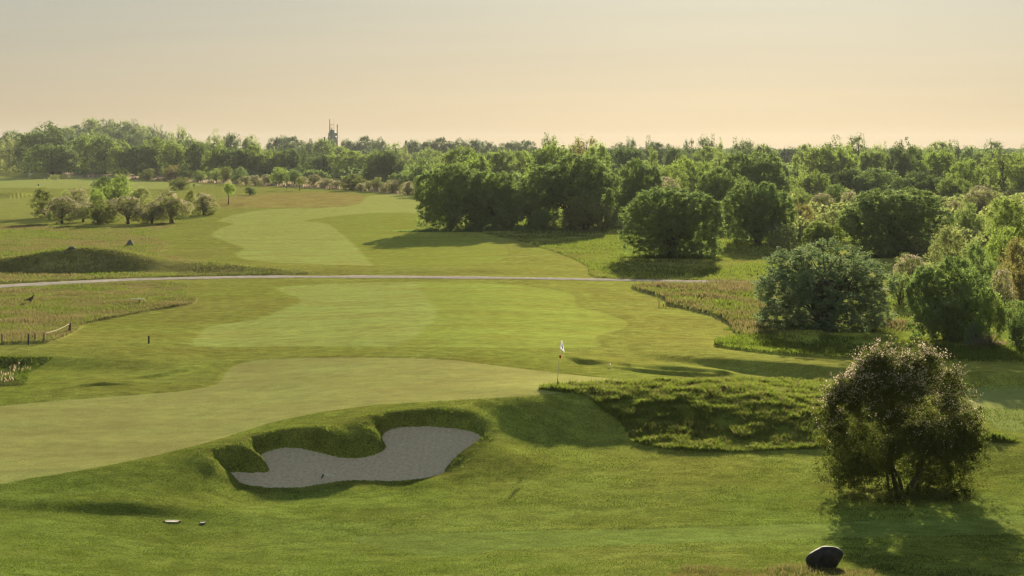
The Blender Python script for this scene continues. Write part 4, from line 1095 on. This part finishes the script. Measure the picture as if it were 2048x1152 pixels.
# ---- the flowering tree in the foreground
def hero_tree():
    u, v = 1803, 990
    x, y, z = ground_at(u, v)
    s = F / y
    W_, H_ = 318 / s, (990 - 690) / s
    e = empty("hawthorn_tree", (x, y, z))
    tag(e, "large backlit hawthorn with pale blossom on its crown in the right foreground", "hawthorn")
    r = np.random.default_rng(12)
    mb = MB(); tips = []
    def grow(p, d, rad, ln, depth):
        pts = [p]; rr = [rad]; n = 4
        for i in range(n):
            d = (d + Vector((r.normal(0, .22), r.normal(0, .22), r.normal(.02, .12)))).normalized()
            p = p + d * ln / n; pts.append(p); rr.append(rad * (1 - .5 * (i + 1) / n))
        mb.tube(pts, rr, 8 if depth < 2 else 5, False)
        if depth >= 2: tips.extend([(q, depth) for q in pts[1:]])
        if depth == 5: return
        for k in range(3 if depth < 3 else (3 if r.uniform() < .6 else 2)):
            a = r.uniform(0, 6.28); sp = r.uniform(.45, 1.0) if depth else r.uniform(.35, .95)
            o = d.orthogonal().normalized(); o.rotate(__import__('mathutils').Quaternion(d, a))
            nd = (d * math.cos(sp) + o * math.sin(sp)).normalized()
            q = pts[-1 - (k % 2)] if depth else pts[-1 - (k % 3)]
            grow(q, nd, rr[-1] * r.uniform(.62, .85), ln * r.uniform(.66, .86), depth + 1)
    for bx_, by_, tx, ty, rd in ((-.10, 0, -.25, .1, .10), (.16, .05, .15, -.1, .13), (.02, .15, .05, .45, .08), (-.22, .1, -.8, -.1, .06), (.3, -.05, .75, .1, .07)):
        grow(Vector((bx_, by_, -.1)), Vector((tx, ty, 1)).normalized(), rd, H_ * .27, 0)
    br = mb.build("branches", M['bark'], e, True)
    # crown: leafy twigs filling a lumpy dome with openings low in the middle
    L = []
    for i in range(105):
        zf = r.uniform(0, 1) ** .85
        R_ = np.interp(zf, [0, .12, .3, .5, .7, .85, 1], [.44, .50, .51, .48, .43, .34, .20])
        rr = r.uniform(.055, .125); a = r.uniform(0, 6.28)
        q = max(R_ - rr * .8, .02) * (1 if r.uniform() < .65 else r.uniform(.2, .9))
        L.append((q * math.cos(a), q * math.sin(a), .03 + zf * .9, rr))
    L = np.array(L)
    L[:, 0] += .05 * fbm(L[:, 2] * 4, L[:, 1] * 3, 4)
    pts, nr = lobe_points(L, 165000, shell=(.5, 1.3), inner=.25, cull=.5, rough=.9, clump_n=5600, clump_r=.012)
    P3 = pts * np.array([W_, W_ * .85, H_])
    # leave windows low in the crown around the stems
    low = (P3[:, 2] < H_ * .30) & (np.abs(P3[:, 0] - .1) < W_ * .2)
    keep = ~(low & (RNG.uniform(0, 1, len(P3)) < .45))
    gap = fbm(P3[:, 0] * 1.5, P3[:, 2] * 1.7 + P3[:, 1] * .5, 33) < -.33
    keep &= ~(gap & (RNG.uniform(0, 1, len(P3)) < .75))
    P3 = P3[keep]; nr = nr[keep]
    T = np.array([tuple(t[0]) for t in tips]); 
    tin = T[RNG.integers(0, len(T), 16000)] + RNG.normal(0, .07, (16000, 3))
    P3 = np.concatenate([P3, tin]); nr = np.concatenate([nr, rand_dirs(len(tin))])
    # spiky outer twigs
    tw, twn, tl = MB(), [], []
    for k in range(420):
        l_ = L[r.integers(len(L))]; d = r.normal(0, 1, 3); d[2] = abs(d[2]) * .7 - .1; d /= np.linalg.norm(d)
        if np.dot(d, l_[:3] - np.array([0, 0, .45])) < 0: continue
        c = (l_[:3] + d * l_[3] * .7) * np.array([W_, W_ * .85, H_]); ln = r.uniform(.25, .6)
        q1 = c + d * ln * .5 + r.normal(0, .04, 3); q2 = c + d * ln + r.normal(0, .07, 3) - np.array([0, 0, .04])
        for t in np.linspace(.1, 1, 20):
            tl.append((c * (1 - t) + q2 * t) + r.normal(0, .035, 3))
    tl = np.array(tl)
    P3 = np.concatenate([P3, tl]); nr = np.concatenate([nr, rand_dirs(len(tl))])
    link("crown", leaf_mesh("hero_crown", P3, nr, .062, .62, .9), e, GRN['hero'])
    # blossom sprays, thickest over the top
    b, bn = lobe_points0(L, 60000, shell=(.98, 1.32), inner=0, cull=.9, rough=.9, zmin=.3)
    B3 = b * np.array([W_, W_ * .85, H_])
    wgt = np.clip((b[:, 2] - .38) * 1.5, .02, 1) * np.clip(.55 + 1.6 * fbm(B3[:, 0] * 2.4, B3[:, 2] * 2.6 + B3[:, 1], 55), 0, 1)
    k = RNG.uniform(0, 1, len(b)) < wgt
    B3 = B3[k][:13000]; bn = bn[k][:13000]
    tb = tl[(tl[:, 2] > H_ * .62) & (RNG.uniform(0, 1, len(tl)) < .7)]
    B3 = np.concatenate([B3, tb + RNG.normal(0, .02, tb.shape)]); bn = np.concatenate([bn, rand_dirs(len(tb))])
    link("blossom", leaf_mesh("hero_blossom", B3, bn, .05, .8, .9), e, GRN['blossom'])
    # tall grass left unmown at its foot
    n = 9000
    a = RNG.uniform(0, 6.28, n); q = np.sqrt(RNG.uniform(0, 1, n))
    gx = x + np.cos(a) * q * W_ * .47; gy = y + .1 + np.sin(a) * q * 1.5
    blades("tall_grass", gx, gy, (.12 + .3 * clump(gx, gy, .5, 19)) * (1.15 - q), .025, GRN['haw'], "tall unmown grass ring under the flowering hawthorn", .4)
hero_tree()

def plain_tufts(nm, u, v, rx, ry, n, h, w_, mat, lb):
    x0, y0, _ = ground_at(u, v)
    a = RNG.uniform(0, 6.28, n); q = np.sqrt(RNG.uniform(0, 1, n))
    gx = x0 + np.cos(a) * q * rx; gy = y0 + np.sin(a) * q * ry
    blades(nm, gx, gy, h * (1.15 - q), w_, mat, lb, .4)
plain_tufts("tall_grass", 1990, 882, 1.0, .5, 900, .42, .04, GRN['lush'], "tuft of tall grass right of the flowering hawthorn")
plain_tufts("tall_grass", 1648, 664, 6.2, 2.2, 9000, .55, .05, GRN['lush'], "tall dark grass along the foot of the blue-green bush")
plain_tufts("tall_grass", 1760, 655, 5.5, 5, 7000, .6, .05, GRN['straw'], "pale tall grass in the gap right of the blue-green bush")
plain_tufts("plume_grass", 1972, 700, 1.6, .8, 900, .95, .05, GRN['plume'], "pale feathery grass round the slender young tree")
plain_tufts("tall_grass", 1342, 517, 7, 2.5, 4000, .8, .09, GRN['grass'], "tall grass round the foot of the freestanding willow")
plain_tufts("tall_grass", 1005, 462, 16, 3, 5000, .9, .12, GRN['willow'], "tall grass along the foot of the central willows")
plain_tufts("tall_grass", 1327, 617, .9, .2, 160, .16, .03, GRN['dark'], "dark tuft between the two thin stakes")
plain_tufts("tall_grass", 274, 614, .6, .2, 120, .14, .03, GRN['dark'], "dark tuft under the small wooden rail")
x, y = scatter(M_SHRUB, 1.4)
blades("pink_grass", x, y, .9, .35, GRN['plume'], "strip of pinkish seeding grass below the left wood", .3)

# ------------------------------------------------------------------ small things
def rock(name, u, v, size, mat, label, cat, seed, peak=0.0, sink=.1, face=0):
    x, y, z = ground_at(u, v)
    import bmesh
    bm = bmesh.new(); bmesh.ops.create_icosphere(bm, subdivisions=4, radius=.5)
    r = np.random.default_rng(seed); o = r.uniform(0, 50, 3)
    for vv in bm.verts:
        c = vv.co; n_ = float(fbm(c.x * 2.3 + o[0], c.y * 2.3 + c.z * 1.9 + o[1], seed)) * .26 + float(fbm(c.x * 7 + o[0], c.z * 7 + c.y * 5, seed + 3)) * .05
        c *= 1 + n_
        c.z = c.z if c.z > -.3 else -.3
        if peak: t = max(c.z + .1, 0); c.x *= 1 - peak * t; c.y *= 1 - peak * t
        else: c.x += .22 * (c.z)          # leans so that its right shoulder is the high one
        c.x *= size[0]; c.y *= size[1]; c.z *= size[2]
    me = bpy.data.meshes.new(name); bm.to_mesh(me); bm.free()
    me.polygons.foreach_set("use_smooth", [True] * len(me.polygons))
    ob = link(name, me, None, mat); ob.location = (x, y, z + size[2] * .3 - sink); ob.rotation_euler.z = face
    tag(ob, label, cat)
rock("boulder", 1648, 1134, (.93, .7, .66), M['rock'], "dark boulder on the grass at the bottom right, below the hawthorn's shadow", "boulder", 4, sink=.0)
rock("stone", 260, 494, (.95, .9, 1.05), M['grey_rock'], "grey pointed stone standing in the brown rough above the long bank", "stone", 9, peak=.9, sink=.02)
rock("stone", 143, 500, (.75, .6, .45), M['grey_rock'], "low grey stone just behind the crest of the long bank", "stone", 12, sink=.0)

def flagstick():
    x, y, z = ground_at(1115, 778)
    s = F / y
    e = empty("flagstick", (x, y, z)); tag(e, "golf flagstick with a drooping white flag at the hole behind the long grass", "flagstick")
    hh = (778 - 680) / s
    lean = .11
    top = Vector((lean * 1.45, 0, hh))
    m = MB(); m.tube([(0, 0, .42), top * .6 + Vector((0, 0, .17)), top], [.011, .009, .008], 8); m.build("pole", M['white'], e, True)
    m = MB(); m.tube([(-.01, 0, -.05), (0, 0, .42)], [.016, .016], 8); m.build("pole_base", M['rustmetal'], e, True)
    bz = (778 - 713) / s
    m = MB(); pts = []; rr = []
    for t in np.linspace(0, 1, 9):
        pts.append((lean * 1.45 * bz / hh + .01, -.0, bz - .08 + .16 * t)); rr.append(.012 + .033 * math.sin(math.pi * t) ** .6)
    m.tube(pts, rr, 14); m.build("marker_ball", M['red'], e, True)
    # hanging cloth: folds towards the pole
    V = []; Fc = []; nu, nv = 9, 12
    H1 = 24 / s
    for j in range(nv + 1):
        t = j / nv
        for i in range(nu + 1):
            q = i / nu
            wdt = .04 + .17 * t
            V.append((top.x - .10 * t * hh * .0 - .02 * t + wdt * q * (1.0) - .035 * t, .03 * math.sin(q * 9) * (1 - q * .3), hh - .01 - H1 * t * (.62 + .42 * q)))
    for j in range(nv):
        for i in range(nu):
            a = j * (nu + 1) + i; Fc.append((a, a + 1, a + nu + 2, a + nu + 1))
    fl = link("flag", np_mesh("flag", np.array(V), np.array(Fc), True), e, leaf_material("flag_cloth", (.30, .32, .36), (.38, .40, .44), .3, .2, (1.0, 1.0, 1.0), rand=0))
    # dark printed emblem on the cloth, seen edge-on in the fold
    Vb = []; 
    for j in range(3, 11):
        for i in range(3, 7):
            p = V[j * (nu + 1) + i]; Vb.append((p[0], p[1] - .006, p[2]))
    Fb = [(a * 4 + b, a * 4 + b + 1, a * 4 + b + 5, a * 4 + b + 4) for a in range(7) for b in range(3) if (a, b) not in ((0, 2), (6, 0))]
    link("emblem", np_mesh("emblem", np.array(Vb), np.array(Fb), True), fl, M['black'])
flagstick()

def far_flag():
    x, y, z = ground_at(75, 379)
    s = F / y; e = empty("flagstick", (x, y, z)); tag(e, "tiny far flagstick on the lawn above the left hawthorns", "flagstick")
    h = 11 / s
    m = MB(); m.tube([(0, 0, 0), (0, 0, h)], [.03, .02], 6); m.build("pole", M['white'], e)
    m = MB(); m.box((.25, 0, h - .3), (.5, .03, .5)); m.build("flag", plain("blue_cloth", (.12, .18, .35), .8), e)
far_flag()

def rake():
    x, y = hit([655], [964]); x, y = float(x[0]), float(y[0])
    z = gz(x, y) + .16
    e = empty("bunker_rake", (x, y, z)); tag(e, "white handled bunker rake propped on the near edge of the sand", "rake")
    s = F / y
    m = MB(); m.tube([(-8 / s, .05, 6 / s), (14 / s, .0, 3.4 / s)], [.022, .022], 8); m.build("handle", M['white'], e, True)
    m = MB(); m.tube([(-8 / s, .05, 6 / s), (-9.5 / s, .1, 5 / s), (-10.5 / s, .15, .02)], [.014, .014, .014], 6); m.build("rake_neck", M['black'], e, True)
    m = MB(); m.box((-10.5 / s, .15, .03), (.05, .5, .04))
    for k in range(9): m.tube([(-10.5 / s, .15 - .22 + .055 * k, .03), (-10.5 / s - .02, .15 - .22 + .055 * k, -.05)], [.007, .004], 4)
    m.build("rake_head", M['black'], e)
rake()

def post(name, u, vt, vb, wid, mat, label, group=None, lean=0, top_cut=True):
    x, y, z = ground_at(u, vb); s = F / y; h = (vb - vt) / s
    m = MB(); m.tube([(0, 0, -.1), (lean * .5, 0, h * .55), (lean, 0, h - .03), (lean + .005, 0, h)], [wid / 2, wid / 2, wid / 2, wid / 2 * .6], 8)
    o = m.build(name, mat, None, False); o.location = (x, y, z); tag(o, label, "post", group); return o, (x, y, z, h)
post("marker_post", 297.5, 671, 687, .10, M['darkwood'], "dark thick marker post standing alone at the edge of the left semi rough")
post("stake", 1318, 601, 614, .05, M['wood'], "taller thin stake left of the dark tuft by the right rough", "thin stakes by the right rough")
post("stake", 1326.5, 607, 615, .05, M['rustmetal'], "shorter reddish stake right of the dark tuft by the right rough", "thin stakes by the right rough")
for u, vt, vb, t in ((627, 367, 375, "leftmost"), (659, 371, 380, "second from the left"), (691, 375, 382, "third from the left"), (722, 372, 385, "rightmost")):
    post("fence_post", u, vt, vb, .22, M['wood'], f"{t} of the thin posts in the pale grass below the left wood", "thin posts along the pale grass strip")

def rope_fence():
    px = [(4, 672, 690), (57, 671, 690), (70, 669, 684), (88, 669, 686), (140, 649, 668)]
    tops = []
    base = ground_at(88, 688)
    e = empty("rope_fence", base); tag(e, "low rope fence on thin posts at the lower left corner of the brown meadow", "fence")
    B = Vector(base)
    for i, (u, vt, vb) in enumerate(px):
        x, y, z = ground_at(u, vb); s = F / y; h = (vb - vt) / s + .12
        m = MB(); r_ = (.045, .05, .04, .035, .08)[i]
        m.tube([Vector((x, y, z - .15)) - B, Vector((x, y, z + h - .02)) - B, Vector((x + .01, y, z + h)) - B], [r_, r_, r_ * .6], 7)
        m.build("post", M['darkwood'] if i in (1, 3) else M['wood'], e)
        tops.append(Vector((x, y, z + h - .06)) - B)
    pts = []
    for a, b in ((3, 4),):
        for k in range(11):
            t = k / 10; p = tops[a].lerp(tops[b], t); p.z -= .10 * math.sin(math.pi * t) * (tops[b] - tops[a]).length * .12; pts.append(p)
    m = MB(); m.tube(pts, [.014] * len(pts), 6); m.build("rope", M['rope'], e, True)
    m = MB(); p0, p1 = tops[4] + Vector((0, 0, -.15)), tops[4] + Vector((-.28, .1, -.75)); m.tube([p0, p1], [.035, .035], 6); m.build("brace", M['rope'], e)
rope_fence()

def rail():
    x, y, z = ground_at(279, 611); s = F / y
    e = empty("wooden_rail", (x, y, z)); tag(e, "small pale wooden rail on a brown post in the brown meadow below the track", "rail")
    m = MB(); m.box((-.15, 0, 12.3 / s), (27 / s, .16, .07)); m.build("rail_board", M['palewood'], e)
    m = MB(); m.tube([(0, 0, -.1), (0, 0, 12 / s)], [.045, .045], 7); m.build("post", M['rustmetal'], e)
    m = MB(); m.tube([(-18 / s, .4, -.1), (-18 / s, .4, 9 / s)], [.05, .05], 7); m.build("post", M['palewood'], e)
rail()

def bird():
    x, y, z = ground_at(61, 610); s = F / y
    bt = 12 / s
    me = bpy.data.meshes.new("pheasant")
    V = [(-.42, 0, .16), (-.20, 0, .20), (-.04, 0, .26), (.08, 0, .30), (.15, 0, .40), (.18, 0, .48), (.24, 0, .49), (.02, .03, .12), (.03, .03, -.02), (.02, -.03, .12), (.03, -.03, -.02)]
    E = [(0, 1), (1, 2), (2, 3), (3, 4), (4, 5), (5, 6), (2, 7), (7, 8), (2, 9), (9, 10)]
    me.from_pydata(V, E, []); o = link("pheasant", me, None, M['bark'])
    sk = o.modifiers.new("skin", 'SKIN'); o.modifiers.new("sub", 'SUBSURF').levels = 2; o.modifiers["sub"].render_levels = 2
    R = [.02, .05, .11, .10, .05, .05, .015, .03, .015, .03, .015]
    for i, r_ in enumerate(R): me.skin_vertices[0].data[i].radius = (r_, r_)
    me.skin_vertices[0].data[2].use_root = True
    o.location = (x, y, z + .15); o.rotation_euler.z = .1; o.scale = (1.1, 1.1, 1.1)
    tag(o, "small brown pheasant walking in the brown meadow at far left", "bird")
bird()

def ball():
    import bmesh
    x, y, z = ground_at(1220, 734)
    bm = bmesh.new(); bmesh.ops.create_icosphere(bm, subdivisions=3, radius=.06)
    for v in bm.verts: v.co *= 1 - .02 * (math.sin(v.co.x * 160) * math.sin(v.co.y * 160) * math.sin(v.co.z * 160) > .3)
    me = bpy.data.meshes.new("golf_ball"); bm.to_mesh(me); bm.free(); me.polygons.foreach_set("use_smooth", [True] * len(me.polygons))
    o = link("golf_ball", me, None, M['white']); o.location = (x, y, z + .10); tag(o, "small white ball on the hummocks right of the flag", "ball")
ball()

def drain(u, v, label, wdt, mat, nm, cat):
    x, y, z = ground_at(u, v); s = F / y
    e = empty(nm, (x, y, z)); tag(e, label, cat)
    m = MB(); a = wdt / s
    pts = [(a / 2 * math.cos(t), .09 * math.sin(t), .035) for t in np.linspace(0, 6.283, 25)[:-1]]
    m.v = [(p[0], p[1], .0) for p in pts] + [(p[0], p[1], .045) for p in pts]; n = len(pts)
    m.f = [tuple(range(n, 2 * n))] + [(i, (i + 1) % n, n + (i + 1) % n, n + i) for i in range(n)]
    m.build("lid", mat, e)
    m = MB(); m.v = []; m.f = []
    k = np.linspace(0.15, math.pi - .15, 15)
    for t in k:
        for q, zz in ((1.0, .0), (1.0, .10), (1.22, .10), (1.22, -.02)):
            m.v.append((a / 2 * math.cos(t) * q, .15 * math.sin(t) * q, zz * .5))
    for i in range(len(k) - 1):
        for j in range(3): b = i * 4 + j; m.f.append((b, b + 4, b + 5, b + 1))
    m.build("earth_rim", M['rock'], e)
drain(344, 1045, "pale oval drain lid set in the grass at lower left", 28, M['palewood'], "drain_cover", "drain")
drain(405, 1048, "small dark hole in the grass right of the pale drain lid", 10, M['black'], "drain_hole", "hole")

# ------------------------------------------------------------------ far buildings
def tower():
    Y = 1500; s = F / Y; u0 = 664
    x = (u0 - 1024) / F * Y; z0 = CH - (300 - VH) / s - 6
    e = empty("concrete_tower", (x, Y, z0)); tag(e, "stepped blue-grey tower with masts on top, rising above the trees on the horizon", "tower")
    zc = lambda v: CH - (v - VH) / s - z0
    X = lambda u: (u - u0) / s
    m = MB()
    for ua, ub, va, vb in ((656, 674, 274, 305), (657.2, 672, 265.5, 274), (659, 670, 259.5, 265.5)):
        m.box(((X(ua) + X(ub)) / 2, 0, (zc(va) + zc(vb)) / 2), (X(ub) - X(ua), 6.5, zc(va) - zc(vb) - .02))
    m.box((X(666), -1, (zc(277) + zc(305)) / 2), (X(675.5) - X(658), 5, zc(279) - zc(305)))
    m.build("wall", M['concrete'], e)
    m = MB(); m.box((X(663.6), -3.7, (zc(260) + zc(300)) / 2), (.5, .5, zc(260) - zc(300))); m.build("stair_shaft", M['metal'], e)
    m = MB(); m.box((X(659.3), -3.6, zc(274.5)), (X(662) - X(657), .4, zc(272) - zc(277))); m.build("pale_panel", M['panel'], e)
    m = MB(); m.box((X(663.4), 0, zc(257.5)), (.9, 1.2, zc(254) - zc(260)), .4); m.build("dome_cap", M['metal'], e)
    m = MB(); m.tube([(X(659.5), 0, zc(260)), (X(659.5), 0, zc(238))], [.35, .3], 6); m.build("antenna", M['metal'], e)
    m = MB()
    for pa, pb in (((659.5, 249.5), (667.8, 249.5)), ((667.8, 249.5), (667.8, 258)), ((660.4, 249.5), (660.4, 258))):
        m.tube([(X(pa[0]), 0, zc(pa[1])), (X(pb[0]), 0, zc(pb[1]))], [.14, .14], 5)
    m.build("frame", M['rustmetal'], e)
    m = MB(); m.tube([(X(667.5), .3, zc(258)), (X(667.5), .3, zc(236))], [.05, .04], 5); m.build("antenna", M['metal'], e)
tower()
def mast(u, vt, vb, Y, r_, label, nm="mast", box=True):
    s = F / Y; x = (u - 1024) / F * Y; zt = CH - (vt - VH) / s; z0 = gz(x, Y)
    e = empty(nm, (x, Y, z0)); tag(e, label, "mast")
    m = MB(); m.tube([(0, 0, 0), (0, 0, zt - z0)], [r_ * 1.2, r_], 8); m.build("pole", M['metal'], e)
    if box:
        m = MB(); m.box((-.9, 0, zt - z0 - 20 / s), (1.3, 1, 5 / s)); m.build("cabinet", M['metal'], e)
mast(674.5, 249, 300, 1480, .35, "dark straight mast right of the stepped tower")
mast(649, 274, 300, 1480, .7, "short stub of a chimney left of the stepped tower", "chimney", False)
mast(812, 281, 300, 1300, .7, "thin dark chimney on the horizon left of centre", "chimney", False)

# ------------------------------------------------------------------ air
def haze():
    m, n, l = new_mat("haze")
    out = N(n, "ShaderNodeOutputMaterial"); pv = N(n, "ShaderNodeVolumePrincipled")
    pv.inputs['Color'].default_value = (.86, .90, .95, 1); pv.inputs['Density'].default_value = .000065; pv.inputs['Anisotropy'].default_value = .0
    l.new(pv.outputs[0], out.inputs['Volume'])
    mb = MB(); mb.box((0, 1850, 19), (3400, 3900, 46))
    o = mb.build("haze", m); o['kind'] = 'stuff'
    o['label'] = "thin pale haze over the course"
HAZE = True
if HAZE: haze()
